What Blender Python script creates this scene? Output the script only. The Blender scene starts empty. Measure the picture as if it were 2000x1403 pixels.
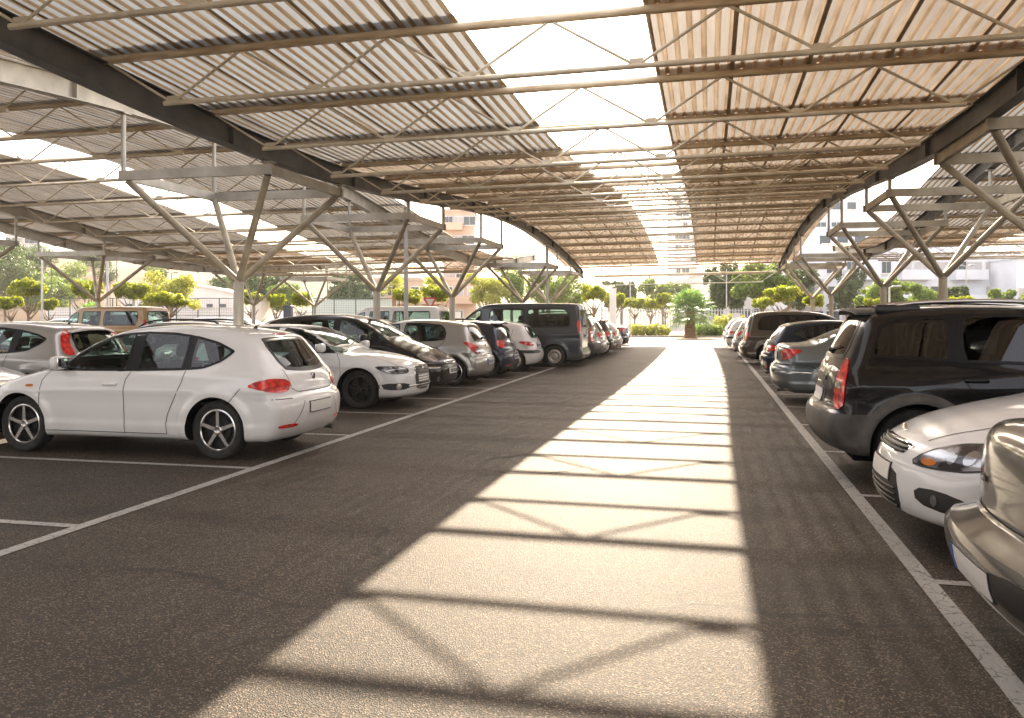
import bpy, bmesh, math, random
import numpy as np
from mathutils import Vector, Matrix
random.seed(7); np.random.seed(7)
R = math.radians
scene = bpy.context.scene
COL = scene.collection
PI = math.pi

# ---------------------------------------------------------------- helpers
def tag(o, label=None, cat=None, group=None, kind=None):
    if label: o['label'] = label
    if cat: o['category'] = cat
    if group: o['group'] = group
    if kind: o['kind'] = kind
    return o

def empty(name, loc=(0, 0, 0), rz=0.0, parent=None):
    o = bpy.data.objects.new(name, None)
    o.empty_display_size = 0.3
    COL.objects.link(o)
    o.location = loc; o.rotation_euler = (0, 0, rz)
    if parent: o.parent = parent
    return o

class MB:
    """collects faces with material indices and links them as one mesh object"""
    def __init__(s):
        s.v = []; s.f = []; s.mi = []; s.sm = []
    def add(s, vs, fs, mi=0, smooth=False):
        b = len(s.v)
        s.v.extend([tuple(float(c) for c in p) for p in vs])
        for f in fs:
            s.f.append(tuple(b + int(i) for i in f)); s.mi.append(mi); s.sm.append(smooth)
    def box(s, c, d, mi=0, M=None):
        x, y, z = d[0] / 2, d[1] / 2, d[2] / 2
        vs = [Vector((sx * x, sy * y, sz * z)) for sx in (-1, 1) for sy in (-1, 1) for sz in (-1, 1)]
        if M is not None: vs = [M @ v for v in vs]
        vs = [v + Vector(c) for v in vs]
        s.add(vs, [(0, 1, 3, 2), (4, 6, 7, 5), (0, 4, 5, 1), (2, 3, 7, 6), (0, 2, 6, 4), (1, 5, 7, 3)], mi)
    def rbox(s, c, d, r=0.03, mi=0, M=None, seg=3):
        """box with rounded vertical and horizontal edges (superellipsoid style)"""
        bm = bmesh.new(); bmesh.ops.create_cube(bm, size=1.0)
        for v in bm.verts: v.co = Vector((v.co.x * d[0], v.co.y * d[1], v.co.z * d[2]))
        bmesh.ops.bevel(bm, geom=list(bm.edges), offset=min(r, min(d) * 0.49), segments=seg, affect='EDGES', profile=0.5)
        if M is not None: bmesh.ops.transform(bm, matrix=M, verts=bm.verts)
        bm.verts.ensure_lookup_table()
        s.add([v.co + Vector(c) for v in bm.verts], [[v.index for v in f.verts] for f in bm.faces], mi, True)
        bm.free()
    def tube(s, p0, p1, r0, r1=None, n=10, mi=0, caps=True):
        p0 = Vector(p0); p1 = Vector(p1); r1 = r0 if r1 is None else r1
        d = (p1 - p0)
        if d.length < 1e-6: return
        d.normalize()
        a = d.orthogonal().normalized(); b = d.cross(a)
        vs = []
        for p, r in ((p0, r0), (p1, r1)):
            for i in range(n):
                t = 2 * PI * i / n
                vs.append(p + (a * math.cos(t) + b * math.sin(t)) * r)
        fs = [(i, (i + 1) % n, n + (i + 1) % n, n + i) for i in range(n)]
        s.add(vs, fs, mi, True)
        if caps:
            s.add([vs[i] for i in range(n)], [tuple(reversed(range(n)))], mi)
            s.add([vs[n + i] for i in range(n)], [tuple(range(n))], mi)
    def path(s, pts, r, n=8, mi=0):
        pts = [Vector(p) for p in pts]; rings = []
        up = None
        for i, p in enumerate(pts):
            d = (pts[min(i + 1, len(pts) - 1)] - pts[max(i - 1, 0)]).normalized()
            if up is None: up = d.orthogonal().normalized()
            a = (up - d * up.dot(d)).normalized(); up = a; b = d.cross(a)
            rr = r[i] if hasattr(r, '__len__') else r
            rings.append([p + (a * math.cos(2 * PI * k / n) + b * math.sin(2 * PI * k / n)) * rr for k in range(n)])
        vs = [v for q in rings for v in q]
        fs = [(j * n + k, j * n + (k + 1) % n, (j + 1) * n + (k + 1) % n, (j + 1) * n + k) for j in range(len(pts) - 1) for k in range(n)]
        s.add(vs, fs, mi, True)
        s.add(rings[0], [tuple(reversed(range(n)))], mi); s.add(rings[-1], [tuple(range(n))], mi)
    def lathe(s, prof, axis_o=(0, 0, 0), n=32, mi=0, closed=False):
        """profile [(r, y)] revolved about the local y axis through axis_o"""
        vs = []
        for r, y in prof:
            for k in range(n):
                t = 2 * PI * k / n
                vs.append((axis_o[0] + r * math.cos(t), axis_o[1] + y, axis_o[2] + r * math.sin(t)))
        m = len(prof); fs = []
        for j in range(m if closed else m - 1):
            j2 = (j + 1) % m
            for k in range(n):
                fs.append((j * n + k, j2 * n + k, j2 * n + (k + 1) % n, j * n + (k + 1) % n))
        s.add(vs, fs, mi, True)
    def build(s, name, mats, parent=None, sharp=None):
        me = bpy.data.meshes.new(name)
        me.from_pydata(s.v, [], s.f)
        if not isinstance(mats, (list, tuple)): mats = [mats]
        for m in mats: me.materials.append(m)
        me.polygons.foreach_set('material_index', s.mi)
        me.polygons.foreach_set('use_smooth', s.sm)
        me.update()
        if sharp is not None: me.set_sharp_from_angle(angle=R(sharp))
        o = bpy.data.objects.new(name, me); COL.objects.link(o)
        if parent: o.parent = parent
        return o

def copy_tree(o, parent=None):
    c = o.copy(); COL.objects.link(c)
    if parent: c.parent = parent
    for ch in list(o.children): copy_tree(ch, c)
    return c

# ---------------------------------------------------------------- materials
def newmat(name):
    m = bpy.data.materials.new(name); m.use_nodes = True
    nt = m.node_tree; nt.nodes.clear()
    out = nt.nodes.new('ShaderNodeOutputMaterial')
    b = nt.nodes.new('ShaderNodeBsdfPrincipled')
    nt.links.new(b.outputs[0], out.inputs[0])
    return m, nt, b, out

def simple(name, col, rough=0.5, metal=0.0, coat=0.0, spec=0.5, emit=None):
    m, nt, b, out = newmat(name)
    b.inputs['Base Color'].default_value = (*col, 1)
    b.inputs['Roughness'].default_value = rough
    b.inputs['Metallic'].default_value = metal
    b.inputs['Coat Weight'].default_value = coat
    b.inputs['Coat Roughness'].default_value = 0.03
    b.inputs['Specular IOR Level'].default_value = spec
    return m

def noisy(name, c1, c2, scale=5.0, rough=0.6, metal=0.0, bump=0.0, detail=6, bscale=None, stretch=(1, 1, 1), lo=0.35, hi=0.65, rvar=0.0, spec=0.5):
    m, nt, b, out = newmat(name)
    N = nt.nodes.new; L = nt.links.new
    tc = N('ShaderNodeTexCoord'); mp = N('ShaderNodeMapping'); mp.inputs['Scale'].default_value = stretch
    L(tc.outputs['Object'], mp.inputs[0])
    n = N('ShaderNodeTexNoise'); n.inputs['Scale'].default_value = scale; n.inputs['Detail'].default_value = detail
    L(mp.outputs[0], n.inputs[0])
    cr = N('ShaderNodeValToRGB'); cr.color_ramp.elements[0].position = lo; cr.color_ramp.elements[1].position = hi
    cr.color_ramp.elements[0].color = (*c1, 1); cr.color_ramp.elements[1].color = (*c2, 1)
    L(n.outputs[0], cr.inputs[0]); L(cr.outputs[0], b.inputs['Base Color'])
    b.inputs['Roughness'].default_value = rough; b.inputs['Metallic'].default_value = metal
    b.inputs['Specular IOR Level'].default_value = spec
    if rvar:
        mr = N('ShaderNodeMapRange'); mr.inputs['To Min'].default_value = rough - rvar; mr.inputs['To Max'].default_value = rough + rvar
        L(n.outputs[0], mr.inputs[0]); L(mr.outputs[0], b.inputs['Roughness'])
    if bump:
        n2 = N('ShaderNodeTexNoise'); n2.inputs['Scale'].default_value = bscale or scale * 4; n2.inputs['Detail'].default_value = 4
        L(mp.outputs[0], n2.inputs[0])
        bp = N('ShaderNodeBump'); bp.inputs['Strength'].default_value = bump; bp.inputs['Distance'].default_value = 0.02
        L(n2.outputs[0], bp.inputs['Height']); L(bp.outputs[0], b.inputs['Normal'])
    return m

def paint(name, col, metal=0.0, rough=0.32, dirt=0.12, cr=0.14, cior=1.5):
    """car paint: clear coat, faint dust, fine flake"""
    m, nt, b, out = newmat(name)
    N = nt.nodes.new; L = nt.links.new
    tc = N('ShaderNodeTexCoord')
    n = N('ShaderNodeTexNoise'); n.inputs['Scale'].default_value = 2.2; n.inputs['Detail'].default_value = 5
    L(tc.outputs['Object'], n.inputs[0])
    sp = N('ShaderNodeSeparateXYZ'); L(tc.outputs['Object'], sp.inputs[0])
    low = N('ShaderNodeMapRange'); low.inputs['From Min'].default_value = 0.65; low.inputs['From Max'].default_value = 0.2
    L(sp.outputs[2], low.inputs[0])
    mul = N('ShaderNodeMath'); mul.operation = 'MULTIPLY_ADD'; mul.inputs[1].default_value = dirt * 2.2; mul.inputs[2].default_value = dirt * .22
    L(low.outputs[0], mul.inputs[0])
    mu2 = N('ShaderNodeMath'); mu2.operation = 'MULTIPLY'; L(mul.outputs[0], mu2.inputs[0]); L(n.outputs[0], mu2.inputs[1])
    mu3 = N('ShaderNodeMath'); mu3.operation = 'MULTIPLY'; mu3.inputs[1].default_value = 2.0; mu3.use_clamp = True; L(mu2.outputs[0], mu3.inputs[0])
    mix = N('ShaderNodeMix'); mix.data_type = 'RGBA'
    mix.inputs['A'].default_value = (*col, 1); mix.inputs['B'].default_value = (0.27, 0.23, 0.18, 1)
    L(mu3.outputs[0], mix.inputs['Factor']); L(mix.outputs['Result'], b.inputs['Base Color'])
    b.inputs['Metallic'].default_value = metal; b.inputs['Roughness'].default_value = rough
    b.inputs['Coat Weight'].default_value = 1.0; b.inputs['Specular IOR Level'].default_value = .15
    mr = N('ShaderNodeMapRange'); mr.inputs['To Min'].default_value = 0.02; mr.inputs['To Max'].default_value = cr; b.inputs['Coat IOR'].default_value = cior
    L(n.outputs[0], mr.inputs[0]); L(mr.outputs[0], b.inputs['Coat Roughness'])
    n3 = N('ShaderNodeTexNoise'); n3.inputs['Scale'].default_value = 1.6; n3.inputs['Detail'].default_value = 2
    L(tc.outputs['Object'], n3.inputs[0])
    bp = N('ShaderNodeBump'); bp.inputs['Strength'].default_value = 0.06; bp.inputs['Distance'].default_value = 0.05
    L(n3.outputs[0], bp.inputs['Height']); L(bp.outputs[0], b.inputs['Coat Normal'])
    return m

MT = {}
MT['black'] = simple('black_plastic', (0.018, 0.018, 0.018), 0.45)
MT['well'] = simple('wheel_well_black', (0.008, 0.008, 0.008), 0.95, spec=0.1)
MT['trim'] = simple('window_rubber', (0.008, 0.008, 0.009), 0.3, spec=.25)
MT['seam'] = simple('panel_gap', (0.02, 0.02, 0.02), 0.9, spec=0.1)
MT['liner'] = simple('cabin_lining', (0.035, 0.034, 0.035), 0.9)
MT['seat'] = noisy('seat_fabric', (0.02, 0.02, 0.022), (0.06, 0.06, 0.065), 40, 0.9)
MT['tyre'] = noisy('tyre_rubber', (0.012, 0.012, 0.012), (0.03, 0.028, 0.025), 14, 0.8, bump=0.2)
MT['rim'] = simple('alloy', (0.62, 0.61, 0.60), 0.22, 1.0)
MT['rim_dark'] = simple('dark_alloy', (0.05, 0.048, 0.045), 0.3, 0.8)
MT['rim_in'] = simple('brake_dark', (0.03, 0.03, 0.03), 0.6, 0.5)
MT['steel_wheel'] = simple('hubcap_silver', (0.5, 0.47, 0.43), 0.38, 0.8)
MT['chrome'] = simple('chrome', (0.75, 0.75, 0.75), 0.08, 1.0)
MT['greyplastic'] = noisy('grey_plastic', (0.055, 0.05, 0.045), (0.085, 0.078, 0.07), 9, 0.55)
MT['plate'] = simple('plate_white', (0.72, 0.70, 0.66), 0.4)
MT['plate_blue'] = simple('plate_blue', (0.02, 0.10, 0.35), 0.4)
MT['ink'] = simple('plate_ink', (0.02, 0.02, 0.025), 0.5)
MT['orange'] = simple('indicator_orange', (0.55, 0.16, 0.03), 0.15, coat=1.0)
def lamp_red():
    m, nt, b, out = newmat('taillight_red')
    N = nt.nodes.new; L = nt.links.new
    tc = N('ShaderNodeTexCoord'); v = N('ShaderNodeTexVoronoi'); v.inputs['Scale'].default_value = 16
    L(tc.outputs['Object'], v.inputs[0])
    cr = N('ShaderNodeValToRGB'); cr.color_ramp.elements[0].color = (0.92, 0.03, 0.012, 1); cr.color_ramp.elements[1].color = (0.36, 0.004, 0.003, 1)
    cr.color_ramp.elements[0].position = 0.1; cr.color_ramp.elements[1].position = 0.75
    L(v.outputs[0], cr.inputs[0]); L(cr.outputs[0], b.inputs['Base Color'])
    b.inputs['Roughness'].default_value = 0.25; b.inputs['Coat Weight'].default_value = 1.0; b.inputs['Coat Roughness'].default_value = 0.02
    b.inputs['Subsurface Weight'].default_value = 0.0
    return m
MT['red'] = lamp_red()
def lamp_clear():
    m, nt, b, out = newmat('headlight_glass')
    N = nt.nodes.new; L = nt.links.new
    tc = N('ShaderNodeTexCoord'); v = N('ShaderNodeTexNoise'); v.inputs['Scale'].default_value = 7; v.inputs['Detail'].default_value = 3
    L(tc.outputs['Object'], v.inputs[0])
    cr = N('ShaderNodeValToRGB'); cr.color_ramp.elements[0].color = (0.03, 0.03, 0.035, 1); cr.color_ramp.elements[1].color = (0.42, 0.44, 0.47, 1)
    cr.color_ramp.elements[0].position = 0.44; cr.color_ramp.elements[1].position = 0.58
    L(v.outputs[0], cr.inputs[0]); L(cr.outputs[0], b.inputs['Base Color'])
    b.inputs['Metallic'].default_value = 0.75; b.inputs['Roughness'].default_value = 0.22
    b.inputs['Coat Weight'].default_value = 1.0; b.inputs['Coat Roughness'].default_value = 0.01
    return m
MT['lamp'] = lamp_clear()
MT['lamp_bright'] = lamp_clear(); MT['lamp_bright'].node_tree.nodes['Color Ramp'].color_ramp.elements[0].color = (.22, .22, .23, 1); MT['lamp_bright'].node_tree.nodes['Color Ramp'].color_ramp.elements[1].color = (.75, .75, .75, 1)
MT['lens'] = simple('lens', (0.32, 0.34, 0.36), 0.15, 0.9, coat=1.0)
def glass(name, tint=(0.32, 0.40, 0.38), clear=0.75):
    m = bpy.data.materials.new(name); m.use_nodes = True
    nt = m.node_tree; nt.nodes.clear(); N = nt.nodes.new; L = nt.links.new
    out = N('ShaderNodeOutputMaterial')
    tr = N('ShaderNodeBsdfTransparent'); tr.inputs[0].default_value = (*tint, 1)
    gl = N('ShaderNodeBsdfGlossy'); gl.inputs['Roughness'].default_value = 0.015; gl.inputs[0].default_value = (0.95, 0.97, 1.0, 1)
    lw = N('ShaderNodeLayerWeight'); lw.inputs[0].default_value = .5
    pw = N('ShaderNodeMath'); pw.operation = 'POWER'; pw.inputs[1].default_value = 5.0; L(lw.outputs['Facing'], pw.inputs[0])
    fr = N('ShaderNodeMath'); fr.operation = 'MULTIPLY_ADD'; fr.inputs[1].default_value = .85; fr.inputs[2].default_value = .05; L(pw.outputs[0], fr.inputs[0])
    mx = N('ShaderNodeMixShader'); L(fr.outputs[0], mx.inputs[0]); L(tr.outputs[0], mx.inputs[1]); L(gl.outputs[0], mx.inputs[2])
    L(mx.outputs[0], out.inputs[0])
    return m
MT['glass'] = glass('car_glass', (0.50, 0.63, 0.60))
MT['glass_dark'] = glass('tinted_glass', (0.08, 0.085, 0.09))
# ---------------------------------------------------------------- car builder
def chaikin(p, n=2, closed=False):
    p = np.array(p, float)
    for _ in range(n):
        if closed:
            q = np.roll(p, -1, 0)
            p = np.stack([p * .75 + q * .25, p * .25 + q * .75], 1).reshape(-1, 2)
        else:
            a, b = p[:-1], p[1:]
            m = np.stack([a * .75 + b * .25, a * .25 + b * .75], 1).reshape(-1, 2)
            p = np.vstack([p[:1], m[1:-1], p[-1:]])
    return p

def resample(p, step):
    p = np.array(p, float); q = np.vstack([p, p[:1]])
    out = []
    for a, b in zip(q[:-1], q[1:]):
        n = max(1, int(np.ceil(np.linalg.norm(b - a) / step)))
        for i in range(n): out.append(a + (b - a) * i / n)
    return np.array(out)

def inpoly(px, pz, poly):
    inside = np.zeros(px.shape, bool)
    x, y = poly[:, 0], poly[:, 1]; j = len(poly) - 1
    for i in range(len(poly)):
        c = ((y[i] > pz) != (y[j] > pz))
        with np.errstate(divide='ignore', invalid='ignore'):
            c &= px < (x[j] - x[i]) * (pz - y[i]) / (y[j] - y[i] + 1e-12) + x[i]
        inside ^= c; j = i
    return inside

def sdf_poly(px, pz, poly):
    a = poly; b = np.roll(poly, -1, 0)
    shp = px.shape; p = np.stack([px.ravel(), pz.ravel()], 1)
    d2 = np.full(len(p), 1e9)
    for i in range(len(a)):
        e = b[i] - a[i]; w = p - a[i]
        t = np.clip((w @ e) / (e @ e + 1e-12), 0, 1)
        dd = w - t[:, None] * e
        d2 = np.minimum(d2, (dd * dd).sum(1))
    ins = inpoly(p[:, 0], p[:, 1], poly)
    return (np.sqrt(d2) * np.where(ins, -1, 1)).reshape(shp)

def smooth01(t):
    t = np.clip(t, 0, 1); return t * t * (3 - 2 * t)

class CarShape:
    def __init__(s, S):
        s.S = S; s.L = S['L']; s.W = S['W'] / 2
        top = chaikin(S['prof'], 2)
        s.poly = top                                   # closes along the underside
        s.zb = S.get('zbelt', 0.92); s.tumble = S.get('tumble', 0.48)
        s.bowf = S.get('bowf', 0.30); s.bowr = S.get('bowr', 0.16); s.k = S.get('k', 0.10)
        s.crown = S.get('crown', 0.06)
        s.ax = (S['ax'], S['ax'] + S['wb']); s.wr = S.get('wr', 0.32)
        s.gx = np.arange(-0.8, s.L + 0.8, 0.0125); s.gz = np.arange(-0.4, 2.6, 0.0125)
        GX, GZ = np.meshgrid(s.gx, s.gz, indexing='ij')
        s.grid = sdf_poly(GX, GZ, s.poly)
    def sdf(s, x, z):
        fx = np.clip((x - s.gx[0]) / 0.0125, 0, len(s.gx) - 1.001); fz = np.clip((z - s.gz[0]) / 0.0125, 0, len(s.gz) - 1.001)
        ix = fx.astype(int); iz = fz.astype(int); fx = fx - ix; fz = fz - iz; g = s.grid
        return (g[ix, iz] * (1 - fx) + g[ix + 1, iz] * fx) * (1 - fz) + (g[ix, iz + 1] * (1 - fx) + g[ix + 1, iz + 1] * fx) * fz
    def width(s, x, z):
        L = s.L; zb = s.zb
        lowz = s.S.get('zwide', 0.62)
        a = np.where(z < lowz, 1 - 0.10 * ((lowz - z) / lowz) ** 2, 1 - 0.035 * (np.clip(z - lowz, 0, None) / (zb - lowz)) ** 2)
        a = np.where(z > zb, 0.965 - (z - zb) * s.tumble / s.W, a)
        w = s.W * a
        # shoulder step in under the glass
        w = w - 0.018 * smooth01((z - zb + 0.05) / 0.07)
        # a feature line along the flanks
        fl = s.S.get('crease', 0.70) + 0.05 * (x / L)
        w = w + 0.014 * smooth01((z - fl + 0.045) / 0.045) * (1 - smooth01((z - fl) / 0.13)) * (z < zb)
        w = w - 0.010 * smooth01((fl - 0.05 - z) / 0.06) * (z > 0.3) * (1 - smooth01((0.42 - z) / 0.08))
        # plan taper
        tf = np.clip((s.S.get('tf', 1.0) - x) / 1.0, 0, 1.3); tr = np.clip((x - (L - s.S.get('tr', 1.1))) / 1.0, 0, 1.3)
        w = w * (1 - s.S.get('tapf', 0.08) * tf ** 2) * (1 - s.S.get('tapr', 0.07) * tr ** 2)
        # arch flares
        for axx in s.ax:
            r = np.hypot(x - axx, z - s.wr)
            w = w + s.S.get('flare', 0.022) * np.where(r < s.wr + .085, 1.0, np.exp(-((r - (s.wr + 0.085)) / 0.045) ** 2)) * (r > s.wr - .1) * (z > 0.05)
        return np.maximum(w, 0.05)
    def F(s, x, y, z):
        ay = np.abs(y)
        w = s.width(x, z)
        q = np.clip(ay / s.W, 0, 1.15)
        L = s.L
        bf = s.bowf * (1 - smooth01((x - 0.25) / (0.45 * L))) ; br = s.bowr * smooth01((x - 0.5 * L) / (0.45 * L))
        xp = x - bf * q ** 2.7 + br * q ** 2.7
        zp = z + s.crown * q ** 2 * smooth01((z - 0.45) / 0.3)
        g1 = s.sdf(xp, zp)
        g2 = ay - w
        k = s.k
        h = np.clip(0.5 + 0.5 * (g1 - g2) / k, 0, 1)
        return g2 * (1 - h) + g1 * h + k * h * (1 - h)
    def root(s, O, D, tmax):
        """outermost surface from inside point O along D"""
        n = len(O); lo = np.zeros(n); hi = np.full(n, 1.0) * tmax
        for _ in range(22):
            m = (lo + hi) / 2; P = O + D * m[:, None]
            ins = s.F(P[:, 0], P[:, 1], P[:, 2]) < 0
            lo = np.where(ins, m, lo); hi = np.where(ins, hi, m)
        return O + D * lo[:, None]
    def hit(s, O, D, dist, steps=40):
        """first surface met from outside"""
        n = len(O); t = np.zeros(n); found = np.zeros(n, bool); lo = np.zeros(n); hi = np.full(n, dist)
        prev = np.zeros(n)
        for i in range(1, steps + 1):
            tt = dist * i / steps; P = O + D * tt
            ins = (s.F(P[:, 0], P[:, 1], P[:, 2]) < 0) & ~found
            lo = np.where(ins, prev, lo); hi = np.where(ins, tt, hi); found |= ins
            prev[:] = tt
        for _ in range(14):
            m = (lo + hi) / 2; P = O + D * m[:, None]
            ins = s.F(P[:, 0], P[:, 1], P[:, 2]) < 0
            hi = np.where(ins, m, hi); lo = np.where(ins, lo, m)
        return O + D * hi[:, None], found
    def cast(s, view, a, b):
        """(a,b) in a view plane -> surface point, outward dir"""
        a = np.asarray(a, float); b = np.asarray(b, float); n = len(a)
        if view in ('left', 'right'):
            sg = 1 if view == 'left' else -1
            O = np.stack([a, np.full(n, sg * 1.4), b], 1); D = np.tile([0, -sg, 0], (n, 1)).astype(float); dist = 1.4
        elif view == 'front':
            O = np.stack([np.full(n, -0.3), a, b], 1); D = np.tile([1, 0, 0], (n, 1)).astype(float); dist = s.L * 0.62
        elif view == 'rear':
            O = np.stack([np.full(n, s.L + 0.3), a, b], 1); D = np.tile([-1, 0, 0], (n, 1)).astype(float); dist = s.L * 0.5
        elif view == 'top':
            O = np.stack([a, b, np.full(n, 2.6)], 1); D = np.tile([0, 0, -1], (n, 1)).astype(float); dist = 2.4
        else:   # ('fc', side, angle) corner view: a = horizontal coordinate across the view, measured outward from a pivot
            kind, sg, ang = view
            c, sn = math.cos(ang), math.sin(ang)
            base = 0.0 if kind == 'fc' else s.L
            sx = 1 if kind == 'fc' else -1
            # pivot: the corner of the car
            px, py = base + sx * 0.12, sg * (s.W - 0.12)
            D0 = np.array([sx * c, -sg * sn, 0.0]); T = np.array([sx * sn, sg * c, 0.0])
            O = np.array([px, py, 0.0]) - D0 * 1.1 + a[:, None] * T; O[:, 2] = b
            D = np.tile(D0, (n, 1)); dist = 2.0
        P, ok = s.hit(O, D, dist, 48)
        return P, -D, ok

def rings_patch(shape, mb, outline, view, off=0.004, mi=0, band=0.0, mi_band=1, step=0.05, nr=6, skirt=0.012, sharp=False):
    """a star-shaped outline laid on the body surface; optional band of another material round the edge"""
    o = resample(np.array(outline, float) if sharp else chaikin(outline, 1, True), step); c = o.mean(0); n = len(o)
    size = np.linalg.norm(o - c, axis=1).mean()
    fr = list(np.linspace(1, 0, nr + 1)[:-1])
    if band > 0:
        fb = 1 - band / size
        fr = [1.0] + list(np.linspace(fb, 0, nr)[:-1])
    rows = []
    for f in fr:
        q = c + (o - c) * f if not (band > 0 and f == fr[1]) else None
        if q is None:                                            # offset by a constant distance rather than a ratio
            d = o - c; ln = np.linalg.norm(d, axis=1, keepdims=True)
            tn = np.roll(o, -1, 0) - np.roll(o, 1, 0); tn /= np.linalg.norm(tn, axis=1, keepdims=True) + 1e-9
            nn = np.stack([-tn[:, 1], tn[:, 0]], 1); sgn = np.sign(((c - o) * nn).sum(1)).mean()
            q = o + nn * (sgn if sgn != 0 else 1) * band
        P, out, ok = shape.cast(view, q[:, 0], q[:, 1])
        if not ok.all() and ok.any():
            idx = np.where(ok)[0]
            for i in np.where(~ok)[0]: P[i] = P[idx[np.argmin(abs(idx - i))]]
        rows.append(P + out * off)
    Pc, outc, _ = shape.cast(view, c[:1], c[1:]); Pc = Pc + outc * off
    flip = view in ('right', 'rear') or (isinstance(view, tuple))
    P0, out0, ok0 = shape.cast(view, o[:, 0], o[:, 1])
    skirt_row = rows[0] - out0 * (off + skirt)
    V = np.vstack([skirt_row] + rows + [Pc])
    m = len(rows) + 1; F = []; MI = []
    for j in range(m - 1):
        for k in range(n):
            k2 = (k + 1) % n
            F.append((j * n + k, j * n + k2, (j + 1) * n + k2, (j + 1) * n + k))
            MI.append(mi_band if (band > 0 and j <= 1) else mi)
    last = m - 1
    for k in range(n):
        F.append((last * n + k, last * n + (k + 1) % n, m * n)); MI.append(mi)
    # orient outward
    f = F[len(F) // 2]; a, b_, c_ = (V[f[0]], V[f[1]], V[f[2]])
    if np.dot(np.cross(b_ - a, c_ - b_), out0[0]) < 0: F = [tuple(reversed(q)) for q in F]
    b = len(mb.v)
    mb.v.extend([tuple(p) for p in V.tolist()])
    for q, i in zip(F, MI): mb.f.append(tuple(b + x for x in q)); mb.mi.append(i); mb.sm.append(True)

def ribbon(shape, mb, pts, view, w=0.006, off=0.003, mi=0, step=0.04):
    p = np.array(pts, float); q = []
    for a, b in zip(p[:-1], p[1:]):
        n = max(1, int(np.linalg.norm(b - a) / step))
        for i in range(n): q.append(a + (b - a) * i / n)
    q.append(p[-1]); q = np.array(q)
    t = np.gradient(q, axis=0); t /= np.linalg.norm(t, axis=1, keepdims=True) + 1e-9
    nn = np.stack([-t[:, 1], t[:, 0]], 1) * w / 2
    A, oa, k1 = shape.cast(view, *(q + nn).T); B, ob, k2 = shape.cast(view, *(q - nn).T)
    ok = k1 & k2
    A = A + oa * off; B = B + ob * off; n = len(q); base = len(mb.v)
    mb.v.extend([tuple(x) for x in A.tolist()]); mb.v.extend([tuple(x) for x in B.tolist()])
    for i in range(n - 1):
        if ok[i] and ok[i + 1]:
            f = (i, i + 1, n + i + 1, n + i)
            nrm = np.cross(A[i + 1] - A[i], B[i] - A[i])
            if np.dot(nrm, oa[0]) < 0: f = tuple(reversed(f))
            mb.f.append(tuple(base + x for x in f)); mb.mi.append(mi); mb.sm.append(True)

def body_grid(sh, off=0.0, zcut=None, step=0.028):
    """closed body surface as rays from a spine; off>0 gives an inner liner"""
    L = sh.L; zs = sh.S.get('zspine', 0.58)
    x0, x1 = 0.42, L - 0.42
    X = np.linspace(x0, x1, int((x1 - x0) / step) + 1)
    fan = np.linspace(-90, 90, 41)
    S = []; D = []
    for x in X: S.append((x, zs)); D.append((0, 1))
    for a in fan[::-1][1:-1]: S.append((x1, zs)); D.append((math.cos(R(a)), math.sin(R(a))))
    for x in X[::-1]: S.append((x, zs)); D.append((0, -1))
    for a in fan[1:-1]: S.append((x0, zs)); D.append((-math.cos(R(a)), math.sin(R(a))))
    S = np.array(S); D = np.array(D); n = len(S)
    O = np.stack([S[:, 0], np.zeros(n), S[:, 1]], 1); D3 = np.stack([D[:, 0], np.zeros(n), D[:, 1]], 1)
    C = sh.root(O, D3, 2.6); h = np.linalg.norm(C - O, axis=1)
    q1 = np.array([0.0, .15, .3, .45, .58, .68, .76, .83, .89, .94, .98]); q2 = np.array([1, .985, .965, .94, .91, .88, .845, .81, .77, .73, .69, .65, .61, .57, .53, .49, .45, .41, .37, .33, .29, .25, .21, .17, .13, .09, .045, 0.0])
    dirs = [(1, q) for q in q1] + [(q, 1) for q in q2]
    rows = []
    for (hv, qv) in dirs:
        Dd = D3 * (h * hv)[:, None] + np.array([0, sh.W, 0]) * qv
        P = sh.root(O, Dd, 2.2)
        if off:
            nn = Dd / np.linalg.norm(Dd, axis=1, keepdims=True); P = P - nn * off
        rows.append(P)
    rows = np.array(rows)              # m, n, 3
    m = len(rows)
    V = rows.reshape(-1, 3).tolist(); F = []
    Vm = rows.copy(); Vm[:, :, 1] *= -1
    V += Vm.reshape(-1, 3).tolist()
    for j in range(m - 1):
        for k in range(n):
            k2 = (k + 1) % n
            f = (j * n + k, (j + 1) * n + k, (j + 1) * n + k2, j * n + k2)
            F.append(f); F.append(tuple(m * n + i for i in reversed(f)))
    bm = bmesh.new()
    vs = [bm.verts.new(v) for v in V]
    for f in F:
        try: bm.faces.new([vs[i] for i in f])
        except ValueError: pass
    bmesh.ops.remove_doubles(bm, verts=bm.verts, dist=0.0006)
    bmesh.ops.recalc_face_normals(bm, faces=bm.faces)
    # underside closes along spine row duplicates are merged above
    return bm

def dlo(S):
    """side glass outlines from belt and top polylines, split at the pillars"""
    bx = np.array(S['belt'], float); tx = np.array(S['dtop'], float)
    out = []
    cuts = S['cuts']
    for (a, b) in cuts:
        xs = np.linspace(a, b, 9)
        lo = np.interp(xs, bx[:, 0], bx[:, 1]); hi = np.interp(xs, tx[:, 0], tx[:, 1])
        hi = np.maximum(hi, lo + 0.006)
        out.append(np.array(list(zip(xs, lo)) + list(zip(xs[::-1], hi[::-1]))))
    return out

def bool_cut(me_obj, cutter):
    md = me_obj.modifiers.new('b', 'BOOLEAN'); md.operation = 'DIFFERENCE'; md.solver = 'EXACT'; md.object = cutter
    try: md.material_mode = 'TRANSFER'
    except Exception: pass
    dg = bpy.context.evaluated_depsgraph_get(); dg.update()
    ev = me_obj.evaluated_get(dg)
    me = bpy.data.meshes.new_from_object(ev)
    me_obj.modifiers.clear(); old = me_obj.data; me_obj.data = me
    return me_obj

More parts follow.
